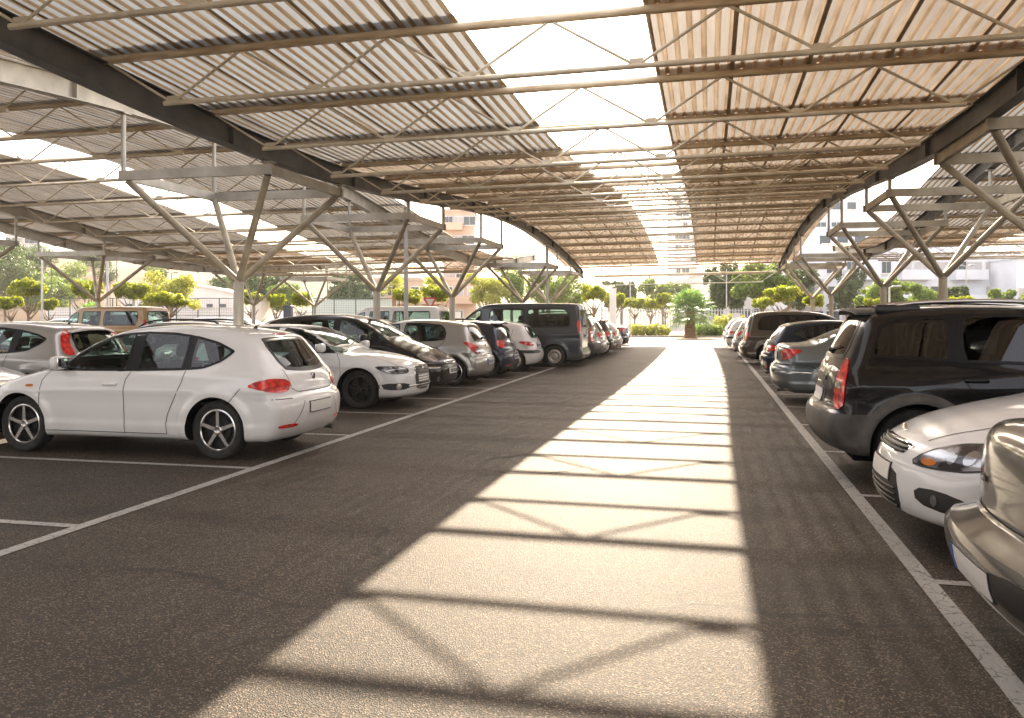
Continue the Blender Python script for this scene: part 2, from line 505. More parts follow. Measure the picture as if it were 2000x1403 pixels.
def quadpts(a0, b0, a1, b1):
    return [(a0, b0), (a1, b0), (a1, b1), (a0, b1)]

def make_wheel(r, w, style, parent, x, y, side):
    """tyre as the wheel object, rim as its child"""
    mb = MB(); hw = w / 2; ri = r * S_RIM.get(style, 0.66)
    prof = [(ri, -hw * .72), (ri + .012, -hw * .85), (r * .86, -hw * 1.0), (r * .95, -hw * .93), (r * .985, -hw * .78), (r, -hw * .5), (r, -hw * .42), (r - .007, -hw * .40), (r - .007, -hw * .34), (r, -hw * .32),
            (r, -.01), (r - .007, -.007), (r - .007, .007), (r, .01), (r, hw * .32), (r - .007, hw * .34), (r - .007, hw * .40), (r, hw * .42), (r, hw * .5), (r * .985, hw * .78), (r * .95, hw * .93), (r * .86, hw), (ri + .012, hw * .85), (ri, hw * .72)]
    mb.lathe(prof, n=44)
    wobj = mb.build('wheel', MT['tyre'], parent, sharp=40)
    wobj.location = (x, y, r)
    if side < 0: wobj.rotation_euler = (0, 0, PI)
    # outer face is at +y
    rb = MB(); f = hw * .80
    mat = {'five': MT['rim'], 'multi': MT['rim'], 'ten': MT['rim'], 'dark': MT['rim_dark'], 'hub': MT['steel_wheel'], 'steel': MT['steel_wheel']}[style]
    rb.lathe([(ri + .003, hw * .74), (ri + .004, f), (ri - .010, f + .004), (ri - .020, f - .004), (ri - .026, f - .035), (ri - .03, -hw * .7)], n=44)
    if style in ('hub', 'steel'):
        rb.lathe([(ri - .02, f - .006), (ri * .8, f + .004), (ri * .62, f - .022), (ri * .55, f - .026), (ri * .42, f + .006), (ri * .2, f + .012), (0.001, f + .014)], n=44)
        nh = 12 if style == 'steel' else 9
        for k in range(nh):
            t = 2 * PI * k / nh; rr = ri * .72
            M = Matrix.Rotation(-t, 3, 'Y')
            rb.box((rr * math.cos(t), f - .006, rr * math.sin(t)), (ri * .14, .02, ri * .12), 1, M)
        rb.lathe([(ri * .2, f + .006), (ri * .18, f + .022), (0.001, f + .024)], n=20, mi=0)
    else:
        ns = {'five': 5, 'multi': 7, 'ten': 10, 'dark': 5}[style]
        rb.lathe([(ri - .03, -.01), (ri * .3, 0.0), (0.001, 0.0)], n=36, mi=1)
        rb.lathe([(ri * .60, .0), (ri * .60, .025), (ri * .3, .025)], n=30, mi=1)
        rb.lathe([(ri * .24, -.0), (ri * .22, f - .004), (ri * .16, f + .004), (ri * .12, f - .004), (0.001, f - .006)], n=24)
        for k in range(ns):
            t0 = 2 * PI * k / ns + 0.3
            arms = [(0, ri * .25, ri * .21)] if style in ('five',) else ([(0, ri * .10, ri * .13)] if style == 'ten' else [(-.13, ri * .08, ri * .10), (.13, ri * .08, ri * .10)])
            for dt, w0, w1 in arms:
                t = t0 + dt; ca, sa = math.cos(t), math.sin(t)
                def P(rad, lat, yy): return (rad * ca - lat * sa, yy, rad * sa + lat * ca)
                r0 = ri * .17; r1 = ri - .012
                vs = [P(r0, -w0 / 2, f - .03), P(r0, w0 / 2, f - .03), P(r1, -w1 / 2, f - .045), P(r1, w1 / 2, f - .045),
                      P(r0, -w0 * .38, f - .004), P(r0, w0 * .38, f - .004), P(r1, -w1 * .36, f - .002), P(r1, w1 * .36, f - .002)]
                rb.add(vs, [(4, 6, 7, 5), (0, 4, 5, 1), (2, 3, 7, 6), (0, 2, 6, 4), (1, 5, 7, 3)])
            tb = t0 + PI / ns; rr = ri * .24 if style != 'five' else ri * .27
            rb.tube((rr * math.cos(tb), f - .03, rr * math.sin(tb)), (rr * math.cos(tb), f - .006, rr * math.sin(tb)), .011, n=8, mi=1)
    rb.build('rim', [mat, MT['rim_in']], wobj, sharp=35)
    return wobj
S_RIM = {'five': .70, 'multi': .69, 'ten': .70, 'dark': .70, 'hub': .66, 'steel': .62}

def shift(mb, L):
    mb.v = [(x - L / 2, y, z) for x, y, z in mb.v]

def make_car(S, paintm):
    """returns the car's Empty; front at local -x"""
    sh = CarShape(S); L = sh.L
    root = empty(S['name'])
    GL = MT[S.get('glass', 'glass')]; GD = MT[S.get('glass_rear', S.get('glass', 'glass'))]
    # ---- body
    bm = body_grid(sh)
    me = bpy.data.meshes.new('body'); bm.to_mesh(me); bm.free()
    me.materials.append(paintm); me.materials.append(MT['well']); me.materials.append(MT['seam']); me.materials.append(MT['greyplastic']); me.materials.append(MT['liner'])
    me.polygons.foreach_set('use_smooth', [True] * len(me.polygons))
    body = bpy.data.objects.new('body', me); COL.objects.link(body)
    cb = MB(); ra = sh.wr + S.get('gap', 0.045)
    for axx in sh.ax:
        for sg in (-1, 1):
            n = 48; vs = []
            yo, yi = sg * (sh.W + 0.3), sg * (sh.W - 0.30)
            for yy in (yi, yo):
                for k in range(n):
                    t = 2 * PI * k / n
                    zz = sh.wr + ra * math.sin(t)
                    vs.append((axx + ra * math.cos(t), yy, zz if math.sin(t) > 0 else sh.wr + min(ra, 9) * math.sin(t)))
            fs = [(i, (i + 1) % n, n + (i + 1) % n, n + i) for i in range(n)]
            fs += [tuple(reversed(range(n))), tuple(range(n, 2 * n))]
            if sg > 0: fs = [tuple(reversed(f)) for f in fs]
            cb.add(vs, fs, 0, True)
    # correct normals of the cutter
    cut = cb.build('cutter', MT['well'])
    bmc = bmesh.new(); bmc.from_mesh(cut.data); bmesh.ops.recalc_face_normals(bmc, faces=bmc.faces); bmc.to_mesh(cut.data); bmc.free()
    bool_cut(body, cut); bpy.data.objects.remove(cut)
    me = body.data
    # ---- openings under the glass
    panes = dlo(S)
    bm = bmesh.new(); bm.from_mesh(me)
    bm.faces.ensure_lookup_table()
    cen = np.array([f.calc_center_median()[:] for f in bm.faces]); nor = np.array([f.normal[:] for f in bm.faces])
    kill = np.zeros(len(cen), bool)
    def shrink(o, d):
        o = np.array(o, float); c = o.mean(0); v = o - c; ln = np.linalg.norm(v, axis=1, keepdims=True)
        return c + v * np.clip((ln - d * 1.25) / ln, 0.05, 1)
    for o in panes: kill |= inpoly(cen[:, 0], cen[:, 2], shrink(chaikin(o, 1, True), .022)) & (abs(nor[:, 1]) > .35)
    ws = S['ws']; rw = S['rw']
    def trap(t):   # half widths at base and top
        z0, w0, z1, w1 = t[:4]; o = []
        for q in np.linspace(-1, 1, 9): o.append((q * w0, z0 + (t[4] if len(t) > 4 else 0.0) * (1 - q * q)))
        for q in np.linspace(1, -1, 9): o.append((q * w1, z1 + (t[5] if len(t) > 5 else 0.02) * (1 - q * q)))
        return np.array(o)
    wso, rwo = trap(ws), trap(rw)
    kill |= inpoly(cen[:, 1], cen[:, 2], shrink(wso, .03)) & (nor[:, 0] < -.15) & (cen[:, 0] < L * .6)
    if S.get('rear_open', True):
        kill |= inpoly(cen[:, 1], cen[:, 2], shrink(rwo, .03)) & (nor[:, 0] > .15) & (cen[:, 0] > L * .55)
    # liner made of the cabin faces moved inward
    fl = [f for i, f in enumerate(bm.faces) if cen[i, 2] > S.get('zliner', .62) and not kill[i] and f.material_index == 0 and cen[i, 0] > ws_x0(S) - .1 and cen[i, 0] < L - .1]
    ext = {}; lf = []
    for f in fl:
        idx = []
        for v in reversed(f.verts):
            if v.index not in ext: ext[v.index] = (len(ext), v.co - v.normal * .035)
            idx.append(ext[v.index][0])
        lf.append(idx)
    lv = [None] * len(ext)
    for i, co in ext.values(): lv[i] = co
    bmesh.ops.delete(bm, geom=[bm.faces[i] for i in np.where(kill)[0]], context='FACES')
    for co_, no_ in S.get('cladcuts', []):
        bmesh.ops.bisect_plane(bm, geom=list(bm.verts) + list(bm.edges) + list(bm.faces), plane_co=co_, plane_no=no_, dist=1e-5)
    me2 = bpy.data.meshes.new('body'); bm.to_mesh(me2); bm.free()
    for m_ in me.materials: me2.materials.append(m_)
    # gather body as MB so seams and liner can join it
    B = MB()
    B.v = [tuple(v.co) for v in me2.vertices]; B.f = [tuple(p.vertices) for p in me2.polygons]
    cld = S.get('clad')
    B.mi = [p.material_index for p in me2.polygons]; B.sm = [True] * len(B.f)
    clad = S.get('clad')
    if clad:
        for i, f in enumerate(B.f):
            if B.mi[i] == 0:
                c = np.mean([B.v[j] for j in f], 0)
                if clad(c, sh): B.mi[i] = 3
    if lf: B.add(lv, lf, 4, True)
    # cabin floor, dashboard, parcel shelf
    xb = S.get('xdash', ws_x0(S) + .12); zf = S.get('zliner', .62) - .02
    B.box(((xb + L - .35) / 2, 0, zf), (L - .35 - xb, sh.W * 1.72, .02), 4)
    B.box((xb + .22, 0, zf + .14), (.44, sh.W * 1.55, .24), 4)
    if S.get('shelf', True): B.box((L - .62 - S.get('boot', 0), 0, S['zbelt'] - .06), (.42, sh.W * 1.25, .02), 4)
    if S.get('archtrim'):
        wd = S['archtrim']
        for axx in sh.ax:
            for vw, sg in (('left', 1), ('right', -1)):
                T = np.linspace(R(-12), R(192), 40); rr = np.array([ra - .004, ra + wd * .3, ra + wd * .65, ra + wd, ra + wd + .004]); of = [.022, .024, .018, .012, -.01]
                rows_ = []
                for r_, o_ in zip(rr, of):
                    P_, out_, ok_ = sh.cast(vw, axx + r_ * np.cos(T), sh.wr + r_ * np.sin(T)); rows_.append(P_ + out_ * o_)
                rows_.insert(0, rows_[0] - np.array([0, sg * .06, 0]))
                m_ = len(rows_); V_ = np.vstack(rows_); F_ = [(j * 40 + k, j * 40 + k + 1, (j + 1) * 40 + k + 1, (j + 1) * 40 + k) for j in range(m_ - 1) for k in range(39)]
                if sg > 0: F_ = [tuple(reversed(f)) for f in F_]
                B.add(V_.tolist(), F_, 3, True)
    # seams
    for vw in ('left', 'right'):
        for ln in S.get('seams', []): ribbon(sh, B, chaikin(ln, 1) if len(ln) > 2 else ln, vw, .0075, .003, 2)
    for ln in S.get('seams_front', []): ribbon(sh, B, ln, 'front', .007, .003, 2)
    for ln in S.get('seams_rear', []):
        ribbon(sh, B, ln, 'rear', .0075, .003, 2)
        ribbon(sh, B, [(-a, b) for a, b in ln], 'rear', .0075, .003, 2)
    for ln in S.get('seams_top', []):
        ribbon(sh, B, ln, 'top', .0075, .003, 2); ribbon(sh, B, [(a, -b) for a, b in ln], 'top', .0075, .003, 2)
    shift(B, L)
    bo = B.build('body', [paintm, MT['well'], MT['seam'], MT['greyplastic'], MT['liner']], root, sharp=38)
    bpy.data.objects.remove(body)
    def fin(mb, name, mats, sharp=50):
        shift(mb, L); return mb.build(name, mats, root, sharp=sharp)
    # ---- glass
    for i, o in enumerate(panes):
        for vw in ('left', 'right'):
            g = MB(); rings_patch(sh, g, o, vw, .0062, 0, S.get('band', .026), 1, .045, 5)
            fin(g, 'side_window', [GL if i == 0 else GD, MT['trim']])
    xs = [c for c in S['cuts']]
    for (a0, a1), (b0, b1) in zip(xs[:-1], xs[1:]):
        for vw in ('left', 'right'):
            bxx = np.array(S['belt'], float); tt = np.array(S['dtop'], float)
            zz = lambda x, A: float(np.interp(x, A[:, 0], A[:, 1]))
            g = MB(); rings_patch(sh, g, [(a1 - .05, zz(a1 - .05, bxx)), (b0 + .05, zz(b0 + .05, bxx)), (b0 + .05, zz(b0 + .05, tt)), (a1 - .05, zz(a1 - .05, tt))], vw, .0042, 0, 0, 0, .05, 3, .012, True)
            fin(g, 'window_pillar', [MT['trim'] if S.get('blackpillar', True) else paintm])
    g = MB(); rings_patch(sh, g, wso, 'front', .004, 0, .04, 1, .06, 7); fin(g, 'windscreen', [MT['glass'], MT['trim']])
    g = MB(); rings_patch(sh, g, rwo, 'rear', .004, 0, .04, 1, .06, 6); fin(g, 'rear_window', [GD, MT['trim']])
    # ---- patches: (part name, view, outline, material, mirrored, offset)
    for p in S.get('patches', []):
        name, view, outl, mats, mir, off = p[:6]
        for sg in ((1, -1) if mir else (1,)):
            o2 = [(a * sg, b) for a, b in outl] if view in ('front', 'rear') else outl
            vw = view
            if view == 'side': vw = 'left' if sg > 0 else 'right'
            if isinstance(view, tuple): vw = (view[0], sg, view[1])
            g = MB(); mm = [paintm if q == 'paint' else MT[q] for q in (mats if isinstance(mats, (list, tuple)) else [mats])]
            rings_patch(sh, g, o2, vw, off, 0, .012 if len(mm) > 1 else 0, 1, .03, 5)
            fin(g, name, mm)
    # ---- things standing proud of a surface: (name, view, centre, size(3), material, mirrored)
    for p in S.get('blocks', []):
        name, view, (a, b), d, mat, mir = p[:6]
        for sg in ((1, -1) if mir else (1,)):
            vw = ('left' if sg > 0 else 'right') if view == 'side' else view
            aa = a * sg if view in ('front', 'rear') else a
            bb = b * sg if view == 'top' else b
            P, o_, ok = sh.cast(vw, [aa], [bb])
            g = MB(); g.rbox(P[0] + o_[0] * (p[6] if len(p) > 6 else 0.0), d, min(d) * .4)
            fin(g, name, [paintm if mat == 'paint' else MT[mat]], 60)
    # plates
    for vw, zc, kind in S.get('plates', []):
        P, o_, ok = sh.cast(vw, [0, 0, .25, .25], [zc - .055, zc + .055, zc - .055, zc + .055])
        g = MB()
        def q_(y0, y1, z0, z1, off, mi): rings_patch(sh, g, [(y0, z0), (y1, z0), (y1, z1), (y0, z1)], vw, off, mi, 0, 0, .09, 2, off, True)
        q_(-.27, .27, zc - .065, zc + .065, .010, 1); q_(-.26, .26, zc - .056, zc + .056, .014, 0)
        if kind == 'blue': q_(-.26, -.215, zc - .056, zc + .056, .0165, 2)
        if kind == 'text':
            q_(-.26, -.225, zc - .056, zc + .056, .0165, 2)
            yy = -.20
            for wch in (.045, .04, .045, .04, .0, .05, .045, .045):
                if wch:
                    q_(yy, yy + .013, zc - .034, zc + .034, .0165, 3); q_(yy + wch - .013, yy + wch, zc - .034, zc + (.034 if wch > .042 else 0), .0165, 3)
                    q_(yy, yy + wch, zc + .022, zc + .034, .017, 3)
                yy += wch + .012
        fin(g, 'licence_plate', [MT['plate'], MT['black'], MT['plate_blue'], MT['ink']])
    # mirrors
    mx, mz = S.get('mirror', (S['cuts'][0][0] + .30, S['zbelt'] + .06))
    for sg in (1, -1):
        P, _, _ = sh.cast('left' if sg > 0 else 'right', [mx], [mz - .04]); p = P[0]
        g = MB(); g.rbox((p[0] - .01, p[1] + sg * .13, mz + .03), (.12, .20, .15), .05, 0)
        g.rbox((p[0] + .052, p[1] + sg * .13, mz + .03), (.012, .17, .12), .005, 1)
        g.rbox((p[0], p[1] + sg * .03, mz - .03), (.08, .10, .05), .02, 2)
        fin(g, 'wing_mirror', [paintm if S.get('mirror_paint', True) else MT['black'], MT['chrome'], MT['black']], 60)
    # wheels
    tw = S.get('tw', .205)
    for axx in sh.ax:
        for sg in (1, -1):
            wy = float(sh.width(np.array([axx]), np.array([sh.wr + .15]))[0]) - tw / 2 - S.get('inset', .035)
            make_wheel(sh.wr, tw, S.get('rimstyle', 'five'), root, axx - L / 2, sg * wy, sg)
    # seats
    zseat = zf
    for (sx, ys) in S.get('seats', [(L * .48, (-.36, .36)), (L * .70, (-.38, .38))]):
        for yy in ys:
            g = MB(); hh = S.get('seath', .36)
            M = Matrix.Rotation(R(12), 3, 'Y')
            g.rbox((sx - .2, yy, zseat + .02), (.5, .48, .16), .06, 0)
            g.rbox((sx + .06, yy, zseat + hh * .5), (.13, .46, hh + .12), .06, 0, M)
            g.rbox((sx + .14, yy, zseat + hh + .17), (.10, .25, .16), .05, 0, M)
            fin(g, 'seat', [MT['seat']], 60)
    g = MB(); sx = S.get('seats', [(L * .48, 0)])[0][0] - .48
    ring = [(sx + .05 * math.cos(t), .36 + .18 * math.sin(t), zseat + .32 + .18 * math.cos(t)) for t in np.linspace(0, 2 * PI, 25)]
    g.path(ring, .014, 6); g.tube((sx, .36, zseat + .32), (sx - .25, .36, zseat + .2), .03)
    g.box((sx, .36, zseat + .32), (.03, .34, .05)); fin(g, 'steering_wheel', [MT['black']])
    # roof rails, spoiler, antenna, wipers
    if S.get('rails'):
        a, b, yy = S['rails']
        for sg in (1, -1):
            xs_ = np.linspace(a, b, 14)
            P, _, _ = sh.cast('top', xs_, np.full(14, sg * yy))
            pts = [(p[0], p[1], p[2] + .055 * math.sin(min(1, min(i, 13 - i) / 1.5) * PI / 2) + (-.0)) for i, p in enumerate(P)]
            g = MB(); g.path(pts, .02, 8)
            if S.get('railfeet', True):
                for i in (0, 13): g.rbox((P[i][0] + (.14 if i == 0 else -.14), P[i][1], P[i][2] + .03), (.40, .065, .085), .03, 1)
            fin(g, 'roof_rail', [MT[S.get('railmat', 'black')], MT['black']], 60)
    if S.get('spoiler'):
        x_, w_, z_, d_ = S['spoiler']
        g = MB(); n = 13; top = []; bot = []
        vs = []; 
        for k in range(n):
            q = -1 + 2 * k / (n - 1); yy = q * w_; dz = -.045 * q * q; dx = -.05 * q * q
            vs += [(x_ - d_ + dx, yy, z_ + dz), (x_ + dx, yy, z_ - .012 + dz), (x_ + .004 + dx, yy, z_ - .032 + dz), (x_ - d_ + dx, yy, z_ - .03 + dz)]
        fs = []
        for k in range(n - 1):
            for c in range(4): fs.append((k * 4 + c, (k + 1) * 4 + c, (k + 1) * 4 + (c + 1) % 4, k * 4 + (c + 1) % 4))
        fs += [(0, 1, 2, 3), tuple(reversed([(n - 1) * 4 + c for c in range(4)]))]
        g.add(vs, [tuple(reversed(f)) for f in fs], 0, True)
        fin(g, 'rear_spoiler', [paintm if S.get('spoiler_paint', True) else MT['black']], 40)
    if S.get('antenna'):
        ax_, ln = S['antenna']; P, _, _ = sh.cast('top', [ax_], [0])
        g = MB(); p = Vector(P[0]); g.tube(p + Vector((0, 0, -.01)), p + Vector((.02, 0, .03)), .03, .012)
        g.tube(p + Vector((.02, 0, .02)), p + Vector((.02 + ln * .75, 0, .02 + ln * .62)), .006, .003, n=6); fin(g, 'antenna', [MT['black']])
    wz = ws[0] + .03
    for y0, y1 in ((.55, -.02), (.02, -.50)):
        ts = np.linspace(0, 1, 10)
        P, o_, ok = sh.cast('front', y0 + (y1 - y0) * ts, wz + .012 + .05 * ts)
        g = MB(); g.path([tuple(p + o * .02) for p, o in zip(P, o_)], .008, 6)
        fin(g, 'wiper', [MT['black']])
    if S.get('rwiper', True):
        ts = np.linspace(0, 1, 8); z_ = rw[0] + .035
        P, o_, ok = sh.cast('rear', .02 + .36 * ts, z_ + .02 + .05 * ts)
        g = MB(); g.path([tuple(p + o * .022) for p, o in zip(P, o_)], .009, 6)
        g.rbox(tuple(P[0] + o_[0] * .02), (.05, .07, .05), .015)
        fin(g, 'rear_wiper', [MT['black']])
    # badges: a small disc
    for vw, zc, rr in S.get('badges', []):
        P, o_, ok = sh.cast(vw, [0.0], [zc]); g = MB(); sg = -1 if vw == 'front' else 1
        p = P[0]; n = 20
        for (r_, h_) in ((rr, .006), (rr * .8, .010)):
            g.tube((p[0] - sg * .01, 0, zc), (p[0] + sg * h_, 0, zc), r_, n=n)
        fin(g, 'badge', [MT['chrome']])
    # grille bars: (z0,z1,halfwidth,n,mat)
    for (z0, z1, hw, nb, mat) in S.get('bars', []):
        g = MB()
        for i in range(nb):
            zz = z0 + (z1 - z0) * (i + .5) / nb
            ys = np.linspace(-hw, hw, 15); P, o_, ok = sh.cast('front', ys, np.full(15, zz))
            g.path([tuple(p + o * .008) for p, o in zip(P, o_)], .009, 6)
        fin(g, 'grille_bar', [MT[mat]], 60)
    if S.get('exhaust'):
        g = MB(); g.tube((L - .35, S['exhaust'], .24), (L - .09, S['exhaust'], .225), .03, .03); fin(g, 'exhaust_pipe', [MT['greyplastic']])
    # underbody so nothing shows through beneath
    g = MB(); g.rbox((L / 2, 0, .23), (L * .84, sh.W * 1.1, .12), .03); fin(g, 'underbody', [MT['well']])
    return root

def ws_x0(S): return S.get('wsx', S['cuts'][0][0])
# ---------------------------------------------------------------- car types
def poly_ellipse(ca, cb, ra, rb, n=14, rot=0):
    c, s_ = math.cos(rot), math.sin(rot)
    return [(ca + ra * math.cos(t) * c - rb * math.sin(t) * s_, cb + ra * math.cos(t) * s_ + rb * math.sin(t) * c) for t in np.linspace(0, 2 * PI, n, endpoint=False)]

HATCH = dict(name='hatchback', L=4.32, W=1.77, ax=.88, wb=2.58, wr=.32, zbelt=.93, tumble=.46,
    prof=[(.14, .20), (.03, .24), (-.0, .34), (-.005, .50), (.03, .62), (.12, .72), (.38, .83), (.75, .92), (1.12, .99), (1.24, 1.03), (1.62, 1.24), (1.98, 1.385), (2.3, 1.445), (2.8, 1.46), (3.25, 1.435), (3.62, 1.385), (3.80, 1.34), (3.84, 1.31), (3.98, 1.16), (4.12, 1.0), (4.18, .94), (4.235, .82), (4.25, .72), (4.31, .66), (4.325, .52), (4.30, .36), (4.24, .25), (4.12, .20)],
    belt=[(1.16, .935), (2.4, .945), (3.1, .965), (3.3, .985), (3.5, 1.06), (3.63, 1.165)],
    dtop=[(1.16, .945), (1.45, 1.12), (1.75, 1.265), (2.05, 1.345), (2.4, 1.378), (2.8, 1.37), (3.1, 1.335), (3.4, 1.27), (3.63, 1.175)],
    cuts=[(1.17, 2.33), (2.41, 3.04), (3.09, 3.62)],
    ws=(1.03, .66, 1.37, .52, .0, .03), rw=(.965, .50, 1.30, .50, -.035, .02), wsx=1.1,
    seams=[[(1.27, .93), (1.17, .80), (1.17, .34), (1.20, .27)], [(2.37, .94), (2.30, .82), (2.30, .27)], [(1.20, .27), (2.85, .27)], [(3.07, .96), (3.04, .80), (2.92, .60), (2.84, .42), (2.85, .27)], [(3.78, .78), (3.62, .60)]],
    seams_rear=[[(.52, .97), (.50, .76), (.40, .72), (0, .715)], [(.84, .66), (.55, .66)]],
    seams_top=[[(.25, .62), (1.0, .64)]],
    patches=[('taillight', ('rc', R(38)), [(-.20, .86), (-.19, .76), (-.10, .725), (.08, .735), (.22, .77), (.30, .80), (.20, .86), (.05, .885)], 'red', True, .008),
             ('bumper_reflector', ('rc', R(25)), quadpts(-.30, .345, .0, .385), 'red', True, .006)],
    plates=[('rear', .54, 'plain')], badges=[('rear', .86, .045)],
    blocks=[('door_handle', 'side', (2.12, .80), (.19, .03, .03), 'paint', True, .012)],
    antenna=(3.45, .16), rimstyle='five', exhaust=.5, mirror=(1.50, 1.0))

def V(base, **k):
    d = dict(base); d.update(k); return d

LEON = V(HATCH, name='white_hatchback',
    patches=HATCH['patches'] + [('bumper_vent', 'rear', [(-.42, .46), (.42, .46), (.46, .62), (-.46, .62)], 'paint', False, -.004),
        ('side_indicator', 'side', quadpts(.98, .755, 1.08, .785), 'orange', True, .006),
        ('headlight', ('fc', R(35)), [(-.22, .62), (.05, .60), (.28, .66), (.36, .74), (.18, .76), (-.10, .70)], ['lamp', 'black'], True, .006),
        ('brake_light', 'rear', quadpts(-.13, 1.335, .13, 1.355), 'red', False, .008)],
    seams_rear=HATCH['seams_rear'] + [[(.36, .62), (.42, .52), (.56, .36)]])
FOCUS = V(HATCH, name='hatchback', L=4.35, W=1.84, ax=.90, wb=2.64, zbelt=.93, bowf=.42, tapf=.10, wr=.325,
    prof=[(.16, .20), (.03, .25), (-.005, .36), (.0, .50), (.03, .62), (.10, .72), (.34, .85), (.7, .945), (1.05, 1.01), (1.18, 1.05), (1.6, 1.28), (1.95, 1.42), (2.3, 1.475), (2.8, 1.485), (3.3, 1.455), (3.72, 1.40), (3.84, 1.36), (3.88, 1.33), (4.0, 1.15), (4.1, 1.0), (4.17, .92), (4.22, .80), (4.24, .70), (4.33, .65), (4.345, .52), (4.33, .36), (4.26, .25), (4.14, .20)],
    belt=[(1.16, .95), (2.4, .965), (3.1, .99), (3.4, 1.03), (3.6, 1.13), (3.68, 1.20)],
    dtop=[(1.16, .96), (1.45, 1.14), (1.75, 1.29), (2.05, 1.37), (2.4, 1.40), (2.8, 1.39), (3.2, 1.35), (3.5, 1.29), (3.68, 1.22)],
    cuts=[(1.17, 2.36), (2.42, 3.10), (3.15, 3.67)], ws=(1.06, .68, 1.39, .54, .0, .03), rw=(.99, .52, 1.31, .46, -.03, .02),
    patches=[('taillight', ('rc', R(40)), [(-.06, .95), (.10, .98), (.14, 1.12), (.12, 1.30), (.02, 1.38), (-.02, 1.30), (-.0, 1.12), (-.06, 1.02)], 'red', True, .008),
        ('headlight', ('fc', R(38)), [(-.28, .60), (-.10, .585), (.22, .60), (.34, .66), (.42, .76), (.22, .78), (.0, .755), (-.17, .69)], ['lamp', 'black'], True, .006),
        ('indicator_lens', ('fc', R(38)), poly_ellipse(-.11, .628, .06, .022), 'orange', True, .010),
        ('headlight_lens', ('fc', R(38)), poly_ellipse(.15, .685, .04, .045), 'lens', True, .010),
        ('headlight_lens', ('fc', R(38)), poly_ellipse(.04, .67, .03, .035), 'lens', True, .010),
        ('upper_grille', 'front', [(-.36, .63), (.36, .63), (.42, .72), (-.42, .72)], ['black', 'chrome'], False, .004),
        ('lower_grille', 'front', [(-.34, .24), (.34, .24), (.42, .33), (.34, .56), (-.34, .56), (-.42, .33)], 'black', False, .003),
        ('fog_recess', ('fc', R(30)), [(-.20, .36), (.05, .32), (.26, .33), (.16, .42), (-.02, .465), (-.22, .455)], 'black', True, .004),
        ('fog_lamp', ('fc', R(30)), poly_ellipse(-.05, .395, .024, .036), 'lens', True, .012)],
    bars=[(.64, .715, .36, 3, 'black'), (.26, .42, .36, 4, 'black')],
    plates=[('rear', .82, 'plain'), ('front', .50, 'plain')], badges=[('front', .755, .05)], 
    seams_top=[[(.22, .44), (.5, .57), (.8, .645), (1.12, .69)]], rimstyle='multi', spoiler=(3.97, .50, 1.375, .3), mirror=(1.5, 1.02))
A3 = V(HATCH, name='hatchback', L=4.28, W=1.78, ax=.86, wb=2.58, wr=.33, rimstyle='dark', bowf=.34,
    prof=[(.14, .19), (.02, .22), (-.005, .34), (.0, .50), (.02, .66), (.07, .74), (.34, .84), (.75, .93), (1.15, .98), (1.28, 1.02), (1.66, 1.23), (2.0, 1.36), (2.3, 1.415), (2.8, 1.425), (3.25, 1.40), (3.62, 1.34), (3.80, 1.29), (3.9, 1.19), (4.08, 1.0), (4.15, .92), (4.20, .80), (4.22, .70), (4.27, .65), (4.28, .52), (4.26, .36), (4.2, .25), (4.08, .20)],
    patches=[('headlight', ('fc', R(36)), [(-.24, .60), (.02, .595), (.16, .60), (.30, .66), (.36, .73), (.10, .725), (-.20, .715)], ['lamp', 'black'], True, .006),
        ('headlight_lens', ('fc', R(36)), poly_ellipse(.14, .665, .055, .045), 'lens', True, .010),
        ('headlight_lens', ('fc', R(36)), poly_ellipse(-.04, .66, .04, .04), 'lens', True, .010),
        ('grille', 'front', [(-.30, .30), (.30, .30), (.37, .45), (.35, .73), (-.35, .73), (-.37, .45)], ['black', 'chrome'], False, .006),
        ('lower_intake', ('fc', R(30)), [(-.24, .33), (.26, .33), (.30, .44), (-.24, .44)], 'black', True, .004),
        ('fog_lamp', ('fc', R(30)), poly_ellipse(-.0, .385, .05, .05), 'rim', True, .012),
        ('taillight', ('rc', R(38)), [(-.22, .74), (.25, .74), (.25, .87), (-.22, .86)], 'red', True, .006)],
    bars=[(.32, .72, .29, 9, 'rim_dark'), (.375, .395, .55, 1, 'rim')], plates=[('front', .50, 'plain')], badges=[('front', .66, .04)],
    seams_front=[], antenna=None, exhaust=None)
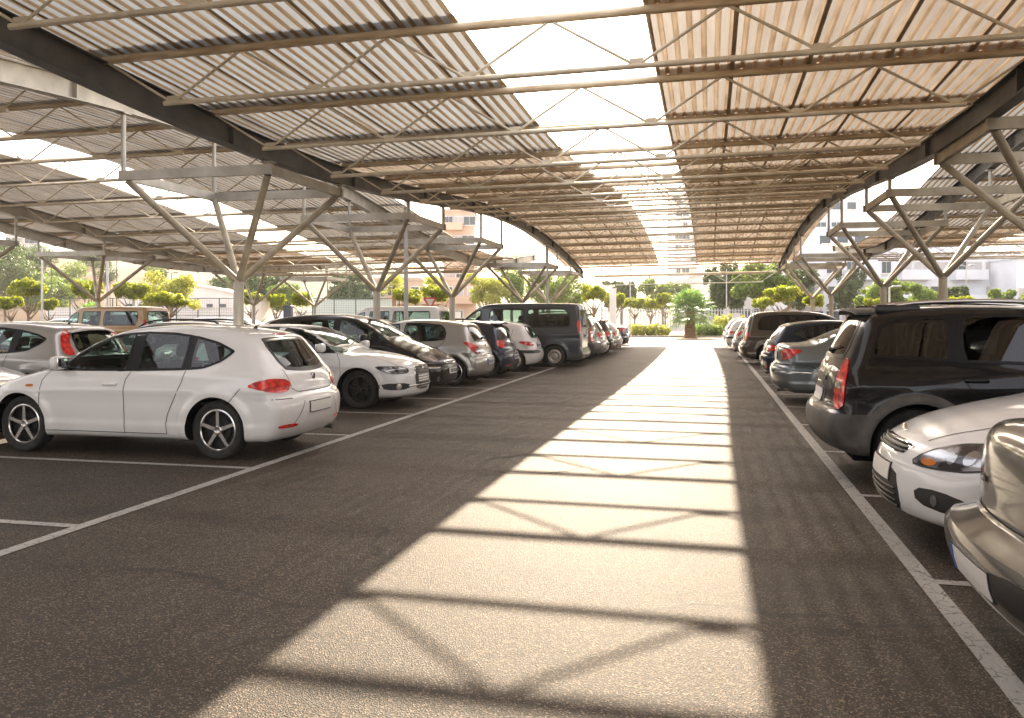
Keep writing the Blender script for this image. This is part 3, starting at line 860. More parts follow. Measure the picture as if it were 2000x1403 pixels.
CITY = V(HATCH, name='small_hatchback', L=4.0, W=1.73, ax=.80, wb=2.51, wr=.31, rimstyle='ten',
    prof=[(.14, .20), (.03, .24), (-.0, .36), (.0, .52), (.04, .66), (.12, .76), (.38, .90), (.7, .98), (.95, 1.04), (1.05, 1.07), (1.45, 1.30), (1.8, 1.44), (2.1, 1.485), (2.6, 1.49), (3.1, 1.46), (3.45, 1.41), (3.56, 1.37), (3.62, 1.30), (3.74, 1.1), (3.80, .98), (3.86, .90), (3.91, .78), (3.93, .68), (3.985, .62), (4.0, .5), (3.98, .34), (3.92, .24), (3.8, .20)],
    belt=[(.98, .95), (2.2, .97), (2.9, 1.0), (3.15, 1.04)], dtop=[(.98, .96), (1.3, 1.16), (1.6, 1.32), (1.85, 1.39), (2.2, 1.41), (2.7, 1.40), (3.05, 1.36), (3.15, 1.22)],
    cuts=[(1.0, 2.02), (2.12, 3.13)], ws=(1.06, .65, 1.40, .52, .0, .03), rw=(1.0, .56, 1.34, .50, -.03, .02), wsx=.95, blackpillar=False,
    seams=[[(1.08, .93), (1.02, .80), (1.02, .27)], [(2.07, .96), (2.03, .82), (2.03, .27)], [(1.03, .27), (2.55, .27)], [(3.14, 1.2), (3.1, .95), (2.9, .80), (2.68, .60), (2.56, .40), (2.55, .27)]],
    patches=[('taillight', ('rc', R(36)), [(-.17, .72), (-.05, .70), (.06, .76), (.20, .92), (.24, .99), (.10, .98), (-.10, .91), (-.20, .84)], 'red', True, .008),
        ('reverse_lens', ('rc', R(36)), [(-.18, .72), (-.08, .70), (-.02, .78), (-.10, .86), (-.20, .83)], 'lens', True, .011),
        ('headlight', ('fc', R(36)), [(-.22, .64), (.1, .63), (.36, .78), (.30, .84), (.0, .80), (-.18, .73)], ['lamp', 'black'], True, .006)],
    plates=[('rear', .52, 'text')], badges=[('rear', .88, .045)], exhaust=.45, antenna=(3.3, .15), mirror=(1.3, 1.03),
    blocks=[('door_handle', 'side', (1.88, .85), (.18, .03, .03), 'paint', True, .012), ('door_handle', 'side', (2.92, .88), (.16, .03, .03), 'paint', True, .012)],
    seams_rear=[[(.55, 1.0), (.50, .74), (.42, .66), (0, .655)]], seams_top=[])
PUG = V(CITY, name='small_hatchback', L=3.84, W=1.66, ax=.74, wb=2.44, rimstyle='hub',
    prof=[(.14, .20), (.03, .24), (-.0, .36), (.0, .50), (.04, .62), (.12, .70), (.38, .83), (.7, .92), (.95, .99), (1.05, 1.02), (1.45, 1.25), (1.8, 1.39), (2.1, 1.425), (2.6, 1.43), (3.0, 1.40), (3.3, 1.35), (3.42, 1.30), (3.58, 1.08), (3.66, .95), (3.71, .88), (3.75, .78), (3.765, .66), (3.825, .60), (3.84, .48), (3.82, .34), (3.76, .24), (3.66, .20)],
    belt=[(.98, .92), (2.2, .94), (2.8, .97), (3.05, 1.05)], dtop=[(.98, .93), (1.3, 1.12), (1.6, 1.28), (1.85, 1.34), (2.2, 1.355), (2.7, 1.34), (3.0, 1.27), (3.05, 1.16)],
    cuts=[(1.0, 2.08), (2.16, 3.04)], ws=(1.01, .62, 1.34, .5, .0, .03), rw=(.95, .50, 1.27, .45, -.02, .02),
    patches=[('taillight', ('rc', R(40)), [(-.14, .74), (.0, .72), (.18, .74), (.34, .82), (.28, .86), (.06, .85), (-.12, .80)], 'red', True, .008),
        ('bumper_strip', ('rc', R(30)), [(-.5, .52), (.20, .52), (.34, .53), (.34, .60), (.2, .61), (-.5, .61)], 'black', True, .010)],
    plates=[('rear', .74, 'text')], seams_rear=[[(.48, .95), (.46, .70), (.38, .64), (0, .635)]])
FIESTA = V(CITY, L=3.92, rimstyle='hub', spoiler=(3.62, .50, 1.42, .25),
    prof=[(a * .98, b * .98) for a, b in CITY['prof']], 
    patches=[('taillight', ('rc', R(38)), [(-.12, .78), (.06, .76), (.18, .80), (.16, .95), (.02, .97), (-.12, .93)], 'red', True, .010),
        ('bumper_reflector', ('rc', R(20)), quadpts(-.34, .30, -.04, .335), 'red', True, .006),
        ('rear_diffuser', 'rear', [(-.5, .26), (.5, .26), (.46, .40), (-.46, .40)], 'black', False, .004)],
    ws=(1.04, .65, 1.37, .52, .0, .03), rw=(.985, .54, 1.31, .48, -.03, .02), blackpillar=True, belt=[(a, b * .98) for a, b in CITY['belt']], dtop=[(a, b * .98) for a, b in CITY['dtop']])
COMPACT_MPV = V(CITY, name='family_car', L=4.25, W=1.77, ax=.90, wb=2.62, wr=.32, rimstyle='hub',
    prof=[(.16, .19), (.03, .24), (-.0, .36), (.0, .52), (.03, .62), (.10, .72), (.36, .88), (.7, 1.0), (.95, 1.08), (1.05, 1.13), (1.5, 1.38), (1.9, 1.54), (2.25, 1.60), (2.8, 1.61), (3.4, 1.57), (3.8, 1.50), (3.9, 1.42), (4.02, 1.15), (4.1, .98), (4.15, .85), (4.17, .72), (4.235, .62), (4.25, .5), (4.23, .34), (4.16, .24), (4.04, .20)],
    belt=[(.98, 1.0), (2.2, 1.03), (3.2, 1.06), (3.6, 1.12)], dtop=[(.98, 1.01), (1.35, 1.23), (1.7, 1.42), (2.0, 1.49), (2.4, 1.52), (3.0, 1.50), (3.45, 1.44), (3.6, 1.28)], zbelt=1.0,
    cuts=[(1.0, 1.36), (1.41, 2.2), (2.27, 3.1), (3.15, 3.59)], ws=(1.12, .68, 1.52, .54, .0, .03), rw=(1.05, .56, 1.44, .52, -.03, .02), wsx=.95, blackpillar=True,
    seams=[[(1.12, .95), (1.10, .80), (1.10, .27)], [(2.23, 1.02), (2.2, .82), (2.2, .27)], [(1.1, .27), (2.75, .27)], [(3.12, 1.05), (3.06, .85), (2.8, .55), (2.75, .27)]],
    patches=[('headlight', ('fc', R(38)), [(-.20, .66), (.05, .66), (.20, .70), (.30, .80), (.14, .84), (-.06, .80), (-.20, .73)], ['lamp_bright', 'black'], True, .006),
        ('upper_grille', 'front', [(-.34, .62), (.34, .62), (.36, .68), (-.36, .68)], ['black', 'chrome'], False, .004),
        ('lower_grille', 'front', [(-.44, .26), (.44, .26), (.5, .40), (-.5, .40)], 'black', False, .003),
        ('bumper_strip', ('fc', R(30)), [(-.2, .54), (.22, .54), (.22, .575), (-.2, .575)], 'chrome', True, .010),
        ('fog_lamp', ('fc', R(25)), poly_ellipse(-.14, .33, .05, .045), 'lens', True, .008),
        ('taillight', ('rc', R(36)), [(-.14, .80), (.10, .80), (.16, 1.0), (.10, 1.2), (-.0, 1.2), (-.02, 1.0)], 'red', True, .008)],
    plates=[('front', .47, 'text')], badges=[('front', .73, .05)], seams_front=[],
    antenna=None, exhaust=None, mirror=(1.55, 1.1), seath=.44)
def suv_clad(c, sh):
    x, y, z = c
    if x > sh.L - .80 and z < .66: return True
    if x < .62 and z < .56: return True
    return z < .42
CLADCUTS = [((0, 0, .66), (0, 0, 1)), ((0, 0, .56), (0, 0, 1)), ((0, 0, .42), (0, 0, 1)), ((3.55, 0, 0), (1, 0, 0)), ((.62, 0, 0), (1, 0, 0))]
SUV = V(HATCH, name='off_road_car', L=4.35, W=1.86, ax=.87, wb=2.63, wr=.36, gap=.06, zbelt=1.06, tumble=.36, zwide=.75, crease=.86, zliner=.8, zspine=.72, tapr=.04, bowr=.13, k=.10,
    prof=[(.16, .27), (.03, .32), (-.0, .45), (.0, .62), (.03, .76), (.1, .88), (.38, 1.0), (.8, 1.07), (1.1, 1.12), (1.2, 1.16), (1.6, 1.43), (1.9, 1.58), (2.2, 1.65), (2.8, 1.68), (3.4, 1.67), (3.80, 1.63), (3.93, 1.58), (4.02, 1.42), (4.12, 1.20), (4.19, 1.08), (4.23, .92), (4.24, .74), (4.33, .68), (4.35, .55), (4.33, .42), (4.26, .32), (4.1, .27)],
    belt=[(1.16, 1.10), (2.4, 1.13), (3.2, 1.15), (3.9, 1.19)], dtop=[(1.16, 1.12), (1.45, 1.31), (1.7, 1.47), (1.95, 1.55), (2.4, 1.585), (3.0, 1.585), (3.6, 1.56), (3.78, 1.50), (3.9, 1.24)],
    cuts=[(1.18, 2.22), (2.30, 3.12), (3.20, 3.88)], ws=(1.16, .70, 1.58, .58, .0, .03), rw=(1.17, .62, 1.58, .54, -.02, .02), wsx=1.1, glass='glass_dark',
    seams=[[(1.27, 1.1), (1.2, .95), (1.2, .42)], [(2.26, 1.12), (2.22, .95), (2.22, .42)], [(1.2, .42), (2.85, .42)], [(3.16, 1.14), (3.12, .98), (2.98, .80), (2.86, .60), (2.85, .42)]],
    seams_rear=[[(.62, 1.15), (.60, .74), (0, .73)]], clad=suv_clad, cladcuts=CLADCUTS, archtrim=.085,
    patches=[('taillight', ('rc', R(42)), [(-.08, .70), (.09, .70), (.105, .85), (.10, 1.04), (.05, 1.16), (-.02, 1.17), (-.06, 1.08), (-.08, .90)], 'red', True, .012),
        ('reverse_lens', ('rc', R(42)), quadpts(-.065, .885, .045, .955), ['lens', 'chrome'], True, .016),
        ('tailgate_handle', 'rear', quadpts(-.32, .92, .32, 1.0), 'black', False, .012),
        ('plate_recess', 'rear', [(-.36, .70), (.36, .70), (.34, .90), (-.34, .90)], 'black', False, .004),
        ('headlight', ('fc', R(38)), [(-.22, .72), (.22, .74), (.26, .88), (.0, .88), (-.22, .84)], ['lamp', 'black'], True, .006),
        ('grille', 'front', [(-.4, .68), (.4, .68), (.42, .84), (-.42, .84)], ['black', 'chrome'], False, .006)],
    blocks=[('door_handle', 'side', (2.08, .97), (.2, .03, .035), 'paint', True, .012), ('door_handle', 'side', (3.02, .99), (.2, .03, .035), 'paint', True, .012)],
    plates=[('rear', .79, 'plain')], badges=[('rear', 1.08, .05)], rails=(1.95, 3.75, .57), railmat='rim', rimstyle='five', tw=.23, spoiler=(4.02, .56, 1.655, .25), spoiler_paint=False,
    antenna=(3.75, .26), mirror=(1.5, 1.17), seath=.46, exhaust=None, flare=.03)
MPV = V(SUV, name='people_carrier', L=4.75, W=1.90, ax=.95, wb=2.90, wr=.33, zbelt=1.0, clad=None, cladcuts=[], archtrim=None, rails=None, spoiler=None, antenna=None, gap=.045, zliner=.72, zspine=.66, flare=.018,
    prof=[(.16, .22), (.03, .26), (-.0, .4), (.0, .56), (.03, .68), (.1, .78), (.4, .92), (.75, 1.02), (1.0, 1.08), (1.5, 1.36), (1.9, 1.58), (2.3, 1.69), (3.0, 1.73), (3.8, 1.72), (4.25, 1.67), (4.38, 1.60), (4.5, 1.35), (4.58, 1.1), (4.62, .9), (4.64, .74), (4.73, .66), (4.75, .52), (4.72, .36), (4.64, .25), (4.5, .22)],
    belt=[(1.06, 1.02), (2.4, 1.06), (4.2, 1.12)], dtop=[(1.06, 1.03), (1.5, 1.28), (1.85, 1.48), (2.1, 1.56), (2.6, 1.60), (3.6, 1.60), (4.05, 1.55), (4.2, 1.3)],
    cuts=[(1.08, 2.2), (2.28, 3.25), (3.32, 4.18)], ws=(1.1, .70, 1.6, .58, .0, .03), rw=(1.1, .62, 1.58, .56, -.02, .02), wsx=1.0,
    patches=[('taillight', ('rc', R(42)), [(-.10, .78), (.02, .74), (.14, .82), (.20, .95), (.14, 1.04), (-.02, 1.05), (-.12, .96)], 'red', True, .012),
        ('headlight', ('fc', R(38)), [(-.22, .66), (.22, .68), (.30, .80), (.0, .80), (-.22, .76)], ['lamp', 'black'], True, .006)],
    seams=[[(1.2, 1.0), (1.15, .9), (1.15, .32)], [(2.24, 1.05), (2.2, .9), (2.2, .32)], [(1.15, .32), (3.2, .32)], [(3.28, 1.1), (3.26, .32)]],
    seams_rear=[[(.64, 1.08), (.62, .7), (0, .69)]], plates=[('rear', .86, 'text')], badges=[], blocks=[('door_handle', 'side', (2.08, .93), (.2, .03, .035), 'black', True, .012)], mirror=(1.4, 1.1),
    seats=[(2.3, (-.38, .38)), (3.2, (-.4, .4))])
SEDAN = V(HATCH, name='saloon', L=4.72, W=1.80, ax=.92, wb=2.70, wr=.325, shelf=True, boot=.75, antenna=None, rwiper=False, rimstyle='multi', bowr=.26, tapr=.10, k=.09,
    prof=[(.14, .20), (.03, .24), (-.0, .36), (.0, .50), (.03, .62), (.1, .72), (.4, .82), (.8, .90), (1.2, .96), (1.34, 1.0), (1.75, 1.23), (2.1, 1.38), (2.45, 1.445), (2.9, 1.455), (3.2, 1.42), (3.6, 1.30), (3.95, 1.14), (4.15, 1.075), (4.45, 1.065), (4.56, 1.05), (4.60, 1.0), (4.61, .85), (4.62, .72), (4.70, .66), (4.72, .54), (4.70, .38), (4.64, .26), (4.5, .20)],
    belt=[(1.28, .93), (2.4, .95), (3.3, .98), (3.75, 1.03)], dtop=[(1.28, .94), (1.55, 1.09), (1.85, 1.25), (2.15, 1.335), (2.5, 1.37), (2.9, 1.37), (3.25, 1.31), (3.6, 1.17), (3.75, 1.05)],
    cuts=[(1.3, 2.42), (2.49, 3.35), (3.39, 3.73)], ws=(1.0, .66, 1.38, .52, .0, .03), rw=(1.11, .62, 1.37, .48, .0, .02), wsx=1.2,
    seams=[[(1.4, .93), (1.3, .80), (1.3, .27)], [(2.45, .94), (2.4, .82), (2.4, .27)], [(1.3, .27), (3.05, .27)], [(3.37, .98), (3.32, .8), (3.12, .55), (3.05, .27)], [(4.62, .70), (4.1, .70), (3.98, .62)]],
    seams_rear=[[(.60, 1.04), (.56, .76), (.5, .70), (0, .69)], [(.84, .69), (.5, .69)]],
    patches=[('taillight', ('rc', R(38)), [(-.22, .82), (-.10, .78), (.10, .79), (.20, .86), (.28, .965), (.02, .985), (-.18, .95)], 'red', True, .008),
        ('reverse_lens', ('rc', R(38)), [(-.20, .83), (-.04, .80), (.02, .84), (-.16, .87)], 'lens', True, .011),
        ('bumper_strip', ('rc', R(30)), quadpts(-.5, .545, .42, .575), 'chrome', True, .008),
        ('headlight', ('fc', R(38)), [(-.22, .60), (.2, .61), (.30, .70), (.0, .73), (-.22, .70)], ['lamp', 'black'], True, .006)],
    plates=[('rear', .84, 'plain')], badges=[('rear', .95, .05)], blocks=[('door_handle', 'side', (2.22, .82), (.2, .03, .03), 'paint', True, .012), ('door_handle', 'side', (3.15, .85), (.2, .03, .03), 'paint', True, .012)],
    mirror=(1.62, 1.0), seats=[(2.3, (-.36, .36)), (3.1, (-.38, .38))])
TAUPE = V(SEDAN, name='saloon', bowr=.17, tapr=.05,
    prof=[(a, b) for a, b in SEDAN['prof'][:16]] + [(3.95, 1.16), (4.15, 1.10), (4.42, 1.09), (4.52, 1.07), (4.58, 1.0), (4.60, .85), (4.605, .68), (4.615, .625), (4.73, .605), (4.765, .57), (4.765, .47), (4.73, .36), (4.66, .27), (4.5, .22)],
    rw=(1.13, .62, 1.37, .48, .0, .02),
    patches=[('taillight', ('rc', R(60)), [(.18, .80), (.34, .82), (.42, .93), (.30, .98), (.16, .96)], 'red', True, .008),
        ('bumper_strip', ('rc', R(30)), [(-.62, .40), (.40, .40), (.52, .46), (.52, .535), (.4, .54), (-.62, .54)], 'black', True, .006),
        ('boot_badge', 'rear', [(-.47, .775), (-.33, .775), (-.36, .81), (-.45, .81)], ['chrome', 'black'], False, .010)],
    plates=[('rear', .45, 'blue')], badges=[], seams_rear=[[(.62, 1.07), (.60, .80), (.55, .66), (0, .65)]])
MERC = V(SEDAN, name='saloon', plates=[('front', .45, 'text')], bowf=.34,
    patches=[('headlight', ('fc', R(36)), [(-.24, .60), (.2, .62), (.30, .72), (.0, .75), (-.22, .72)], ['lamp', 'black'], True, .006),
        ('grille', 'front', [(-.34, .52), (.34, .52), (.40, .74), (-.40, .74)], ['black', 'chrome'], False, .006),
        ('lower_grille', 'front', [(-.5, .26), (.5, .26), (.55, .38), (-.55, .38)], 'black', False, .003),
        ('taillight', ('rc', R(38)), quadpts(-.2, .8, .2, .95), 'red', True, .008)],
    bars=[(.53, .74, .34, 5, 'chrome')], badges=[('front', .64, .06)])
ESTATE = V(SEDAN, name='estate_car', L=4.6, rwiper=True, boot=0,
    prof=[(a, b) for a, b in SEDAN['prof'][:14]] + [(3.3, 1.455), (3.8, 1.43), (4.1, 1.38), (4.2, 1.32), (4.36, 1.1), (4.45, .96), (4.49, .8), (4.5, .7), (4.58, .65), (4.6, .5), (4.57, .35), (4.5, .25), (4.4, .20)],
    belt=[(1.28, .93), (2.4, .95), (3.3, .98), (4.1, 1.02)], dtop=[(1.28, .94), (1.55, 1.09), (1.85, 1.25), (2.15, 1.335), (2.5, 1.37), (3.2, 1.375), (3.8, 1.34), (4.0, 1.28), (4.1, 1.08)],
    cuts=[(1.3, 2.42), (2.49, 3.28), (3.34, 4.08)], rw=(1.02, .55, 1.35, .5, -.02, .02), rails=(2.0, 4.0, .54), railfeet=False)
VAN = dict(name='passenger_van', L=5.0, W=1.95, ax=1.0, wb=3.1, wr=.33, gap=.06, zbelt=1.12, tumble=.20, zwide=.8, crease=.95, k=.085, bowf=.26, bowr=.035, tapf=.07, tapr=.015, crown=.04, zliner=.85, zspine=.85, flare=.02,
    prof=[(.14, .22), (.02, .27), (-.0, .4), (.0, .6), (.03, .78), (.12, .92), (.4, 1.08), (.72, 1.2), (.85, 1.27), (1.3, 1.62), (1.6, 1.84), (1.85, 1.93), (2.3, 1.965), (3.5, 1.97), (4.6, 1.96), (4.80, 1.93), (4.86, 1.86), (4.88, 1.6), (4.91, 1.1), (4.92, .7), (4.92, .52), (4.99, .49), (5.0, .42), (4.99, .32), (4.93, .25), (4.8, .22)],
    belt=[(.92, 1.16), (1.6, 1.18), (4.6, 1.22)], dtop=[(.92, 1.18), (1.2, 1.42), (1.45, 1.62), (1.62, 1.73), (1.9, 1.78), (4.35, 1.80), (4.55, 1.74), (4.6, 1.5)],
    cuts=[(.95, 1.78), (2.02, 3.15), (3.22, 4.58)], ws=(1.27, .72, 1.80, .68, .0, .02), rw=(1.20, .70, 1.76, .70, .0, .0), wsx=.85, blackpillar=False, glass_rear='glass', shelf=False,
    seams=[[(1.0, 1.15), (.98, .9), (1.3, .6), (1.36, .32)], [(1.9, 1.84), (1.9, .32)], [(1.36, .32), (3.2, .32)], [(3.18, 1.18), (3.18, .75)], [(4.80, 1.85), (4.82, .55)], [(1.9, 1.0), (4.6, 1.03)]],
    seams_rear=[[(.004, 1.9), (.004, .55)], [(.80, 1.85), (.80, .55)]],
    patches=[('taillight', ('rc', R(40)), [(-.06, 1.02), (.07, 1.02), (.085, 1.2), (.08, 1.42), (-.03, 1.42), (-.06, 1.2)], 'red', True, .012),
        ('headlight', ('fc', R(38)), [(-.2, .7), (.2, .74), (.36, 1.0), (.1, .96), (-.2, .84)], ['lamp', 'black'], True, .006),
        ('grille', 'front', quadpts(-.5, .62, .5, .72), 'black', False, .004)],
    plates=[('rear', .95, 'text')], badges=[('rear', 1.08, .07)], blocks=[('door_handle', 'side', (1.75, 1.05), (.2, .03, .035), 'black', True, .012)],
    rimstyle='steel', tw=.215, mirror=(1.25, 1.3), mirror_paint=False, seath=.5, seats=[(1.9, (-.45, .45)), (2.8, (-.45, .1)), (3.7, (-.45, .1))], rwiper=True)
BOXVAN = V(VAN, L=4.75, W=1.84, wb=2.92, name='camper_van', glass_rear='glass_dark',
    prof=[(.14, .24), (.02, .3), (-.0, .5), (.02, .85), (.1, 1.0), (.5, 1.14), (.8, 1.22), (1.1, 1.5), (1.42, 1.80), (1.6, 1.90), (2.0, 1.93), (3.5, 1.94), (4.45, 1.93), (4.58, 1.89), (4.62, 1.8), (4.66, 1.3), (4.68, .8), (4.68, .5), (4.74, .47), (4.75, .4), (4.7, .3), (4.6, .25)],
    belt=[(.92, 1.18), (4.4, 1.2)], dtop=[(.92, 1.2), (1.2, 1.5), (1.45, 1.68), (1.9, 1.74), (4.3, 1.75), (4.4, 1.7)], cuts=[(.95, 1.68), (1.84, 2.66), (2.8, 4.3)],
    seams=[[(1.78, 1.84), (1.78, .32)]], seams_rear=[], rw=(1.22, .66, 1.74, .64), seats=[(1.9, (-.45, .45))], rwiper=False)
# ---------------------------------------------------------------- place and camera frame
H = 1.57; FPX = 1660.0; ALPHA = math.atan(384 / 1660.0); SA, CA = math.sin(ALPHA), math.cos(ALPHA); HY = 617.0
def at(px, d, z=None, py=None):
    """world point seen in photo column px at distance d along the lens axis (used to set out far things)"""
    lat = (px - 1000) / FPX * d
    return Vector((lat * CA - d * SA, lat * SA + d * CA, (H + (HY - py) * d / FPX) if py is not None else (z or 0.0)))
BAY = 2.47; Y0 = 5.44
def bay(k): return Y0 + BAY * (k + .5)       # centre of bay k
XL, XR = -4.55, 1.25

# ---------------------------------------------------------------- materials of the place
def asphalt_mat(name, base=0.05, warm=1.0):
    m, nt, b, out = newmat(name); N = nt.nodes.new; L = nt.links.new
    tc = N('ShaderNodeTexCoord')
    v = N('ShaderNodeTexVoronoi'); v.inputs['Scale'].default_value = 140; L(tc.outputs['Object'], v.inputs[0])
    n1 = N('ShaderNodeTexNoise'); n1.inputs['Scale'].default_value = 170; n1.inputs['Detail'].default_value = 3; L(tc.outputs['Object'], n1.inputs[0])
    n2 = N('ShaderNodeTexNoise'); n2.inputs['Scale'].default_value = 0.45; n2.inputs['Detail'].default_value = 7; n2.inputs['Roughness'].default_value = .6; L(tc.outputs['Object'], n2.inputs[0])
    sv = N('ShaderNodeSeparateColor'); L(v.outputs['Color'], sv.inputs[0])
    cr = N('ShaderNodeValToRGB'); e = cr.color_ramp.elements
    e[0].position = 0.0; e[0].color = (base * .42, base * .29, base * .19, 1)
    e[1].position = 1.0; e[1].color = (base * 8.0, base * 5.8, base * 4.0, 1)
    x = e.new(.45); x.color = (base * 1.0, base * .70, base * .47, 1)
    x = e.new(.80); x.color = (base * 1.75, base * 1.27, base * .89, 1)
    L(sv.outputs[0], cr.inputs[0])
    m1 = N('ShaderNodeMix'); m1.data_type = 'RGBA'; m1.blend_type = 'MULTIPLY'; m1.inputs['Factor'].default_value = .8
    c2 = N('ShaderNodeValToRGB'); c2.color_ramp.elements[0].position = .3; c2.color_ramp.elements[1].position = .7
    c2.color_ramp.elements[0].color = (.62, .60, .58, 1); c2.color_ramp.elements[1].color = (1.2, 1.18, 1.15, 1)
    L(n2.outputs[0], c2.inputs[0]); L(cr.outputs[0], m1.inputs['A']); L(c2.outputs[0], m1.inputs['B'])
    # oil spots and tyre wear
    n4 = N('ShaderNodeTexNoise'); n4.inputs['Scale'].default_value = 1.1; n4.inputs['Detail'].default_value = 3; L(tc.outputs['Object'], n4.inputs[0])
    c4 = N('ShaderNodeValToRGB'); c4.color_ramp.elements[0].position = .56; c4.color_ramp.elements[1].position = .70
    c4.color_ramp.elements[0].color = (1, 1, 1, 1); c4.color_ramp.elements[1].color = (.45, .42, .40, 1); L(n4.outputs[0], c4.inputs[0])
    m2 = N('ShaderNodeMix'); m2.data_type = 'RGBA'; m2.blend_type = 'MULTIPLY'; m2.inputs['Factor'].default_value = .8
    L(m1.outputs['Result'], m2.inputs['A']); L(c4.outputs[0], m2.inputs['B'])
    # fine cracks, only here and there
    wv = N('ShaderNodeTexNoise'); wv.inputs['Scale'].default_value = 1.8; wv.inputs['Detail'].default_value = 5; L(tc.outputs['Object'], wv.inputs[0])
    mv = N('ShaderNodeMix'); mv.data_type = 'VECTOR'; mv.inputs['Factor'].default_value = .35; L(tc.outputs['Object'], mv.inputs['A']); L(wv.outputs['Color'], mv.inputs['B'])
    vc = N('ShaderNodeTexVoronoi'); vc.feature = 'DISTANCE_TO_EDGE'; vc.inputs['Scale'].default_value = .55; L(mv.outputs['Result'], vc.inputs[0])
    cc = N('ShaderNodeMath'); cc.operation = 'LESS_THAN'; cc.inputs[1].default_value = .007; L(vc.outputs[0], cc.inputs[0])
    n5 = N('ShaderNodeTexNoise'); n5.inputs['Scale'].default_value = .23; L(tc.outputs['Object'], n5.inputs[0])
    cm = N('ShaderNodeMath'); cm.operation = 'GREATER_THAN'; cm.inputs[1].default_value = .47; L(n5.outputs[0], cm.inputs[0])
    ck = N('ShaderNodeMath'); ck.operation = 'MULTIPLY'; L(cc.outputs[0], ck.inputs[0]); L(cm.outputs[0], ck.inputs[1])
    # drips: small round dark spots
    vd = N('ShaderNodeTexVoronoi'); vd.inputs['Scale'].default_value = 1.3; vd.inputs['Randomness'].default_value = 1; L(tc.outputs['Object'], vd.inputs[0])
    dd = N('ShaderNodeMapRange'); dd.inputs['From Min'].default_value = .13; dd.inputs['From Max'].default_value = .05; L(vd.outputs['Distance'], dd.inputs[0])
    sd = N('ShaderNodeSeparateColor'); L(vd.outputs['Color'], sd.inputs[0]); g6 = N('ShaderNodeMath'); g6.operation = 'GREATER_THAN'; g6.inputs[1].default_value = .62; L(sd.outputs[0], g6.inputs[0])
    dm = N('ShaderNodeMath'); dm.operation = 'MULTIPLY'; L(dd.outputs[0], dm.inputs[0]); L(g6.outputs[0], dm.inputs[1])
    sc_ = N('ShaderNodeMath'); sc_.operation = 'MAXIMUM'; L(ck.outputs[0], sc_.inputs[0]); L(dm.outputs[0], sc_.inputs[1])
    s9 = N('ShaderNodeMath'); s9.operation = 'MULTIPLY'; s9.inputs[1].default_value = .62; L(sc_.outputs[0], s9.inputs[0])
    m3 = N('ShaderNodeMix'); m3.data_type = 'RGBA'; m3.inputs['B'].default_value = (.012, .010, .008, 1); L(s9.outputs[0], m3.inputs['Factor']); L(m2.outputs['Result'], m3.inputs['A'])
    # polished wheel tracks running with the aisle
    L(m3.outputs['Result'], b.inputs['Base Color'])
    b.inputs['Roughness'].default_value = .64; b.inputs['Specular IOR Level'].default_value = .45
    ad = N('ShaderNodeMath'); ad.operation = 'ADD'; L(v.outputs['Distance'], ad.inputs[0]); L(n1.outputs[0], ad.inputs[1])
    bp = N('ShaderNodeBump'); bp.inputs['Strength'].default_value = .9; bp.inputs['Distance'].default_value = .012
    L(ad.outputs[0], bp.inputs['Height']); L(bp.outputs[0], b.inputs['Normal'])
    return m
M_ASPH = asphalt_mat('asphalt', .042)
M_ROAD = asphalt_mat('pale_road', .16)
def line_mat():
    m, nt, b, out = newmat('worn_line_paint'); N = nt.nodes.new; L = nt.links.new
    tc = N('ShaderNodeTexCoord')
    n = N('ShaderNodeTexNoise'); n.inputs['Scale'].default_value = 34; n.inputs['Detail'].default_value = 6; L(tc.outputs['Object'], n.inputs[0])
    v = N('ShaderNodeTexVoronoi'); v.feature = 'DISTANCE_TO_EDGE'; v.inputs['Scale'].default_value = 5.5
    nn = N('ShaderNodeTexNoise'); nn.inputs['Scale'].default_value = 9; L(tc.outputs['Object'], nn.inputs[0])
    mxv = N('ShaderNodeMix'); mxv.data_type = 'VECTOR'; mxv.inputs['Factor'].default_value = .12
    L(tc.outputs['Object'], mxv.inputs['A']); L(nn.outputs['Color'], mxv.inputs['B']); L(mxv.outputs['Result'], v.inputs[0])
    c1 = N('ShaderNodeValToRGB'); c1.color_ramp.elements[0].position = .30; c1.color_ramp.elements[1].position = .42
    c1.color_ramp.elements[0].color = (.10, .09, .08, 1); c1.color_ramp.elements[1].color = (.40, .385, .36, 1); L(n.outputs[0], c1.inputs[0])
    c2 = N('ShaderNodeValToRGB'); c2.color_ramp.elements[0].position = .004; c2.color_ramp.elements[1].position = .02
    c2.color_ramp.elements[0].color = (.22, .22, .22, 1); c2.color_ramp.elements[1].color = (1, 1, 1, 1); L(v.outputs[0], c2.inputs[0])
    mx = N('ShaderNodeMix'); mx.data_type = 'RGBA'; mx.blend_type = 'MULTIPLY'; mx.inputs['Factor'].default_value = 1
    L(c1.outputs[0], mx.inputs['A']); L(c2.outputs[0], mx.inputs['B']); L(mx.outputs['Result'], b.inputs['Base Color'])
    b.inputs['Roughness'].default_value = .6
    v2 = N('ShaderNodeTexVoronoi'); v2.inputs['Scale'].default_value = 62; L(tc.outputs['Object'], v2.inputs[0])
    bp = N('ShaderNodeBump'); bp.inputs['Strength'].default_value = .5; bp.inputs['Distance'].default_value = .01; L(v2.outputs['Distance'], bp.inputs['Height']); L(bp.outputs[0], b.inputs['Normal'])
    return m
M_LINE = line_mat()
M_RUST = noisy('rusty_tube', (.46, .34, .20), (.72, .61, .44), 3.0, .6, .05, bump=.15, stretch=(.6, 4, 4), lo=.35, hi=.62)
M_TUBE = noisy('dusty_galvanised_tube', (.52, .45, .33), (.76, .70, .56), 3.0, .5, .1, lo=.3, hi=.65)
M_GALV = noisy('galvanised_steel', (.34, .325, .28), (.53, .51, .45), 2.5, .45, .45, bump=.05, lo=.3, hi=.7)
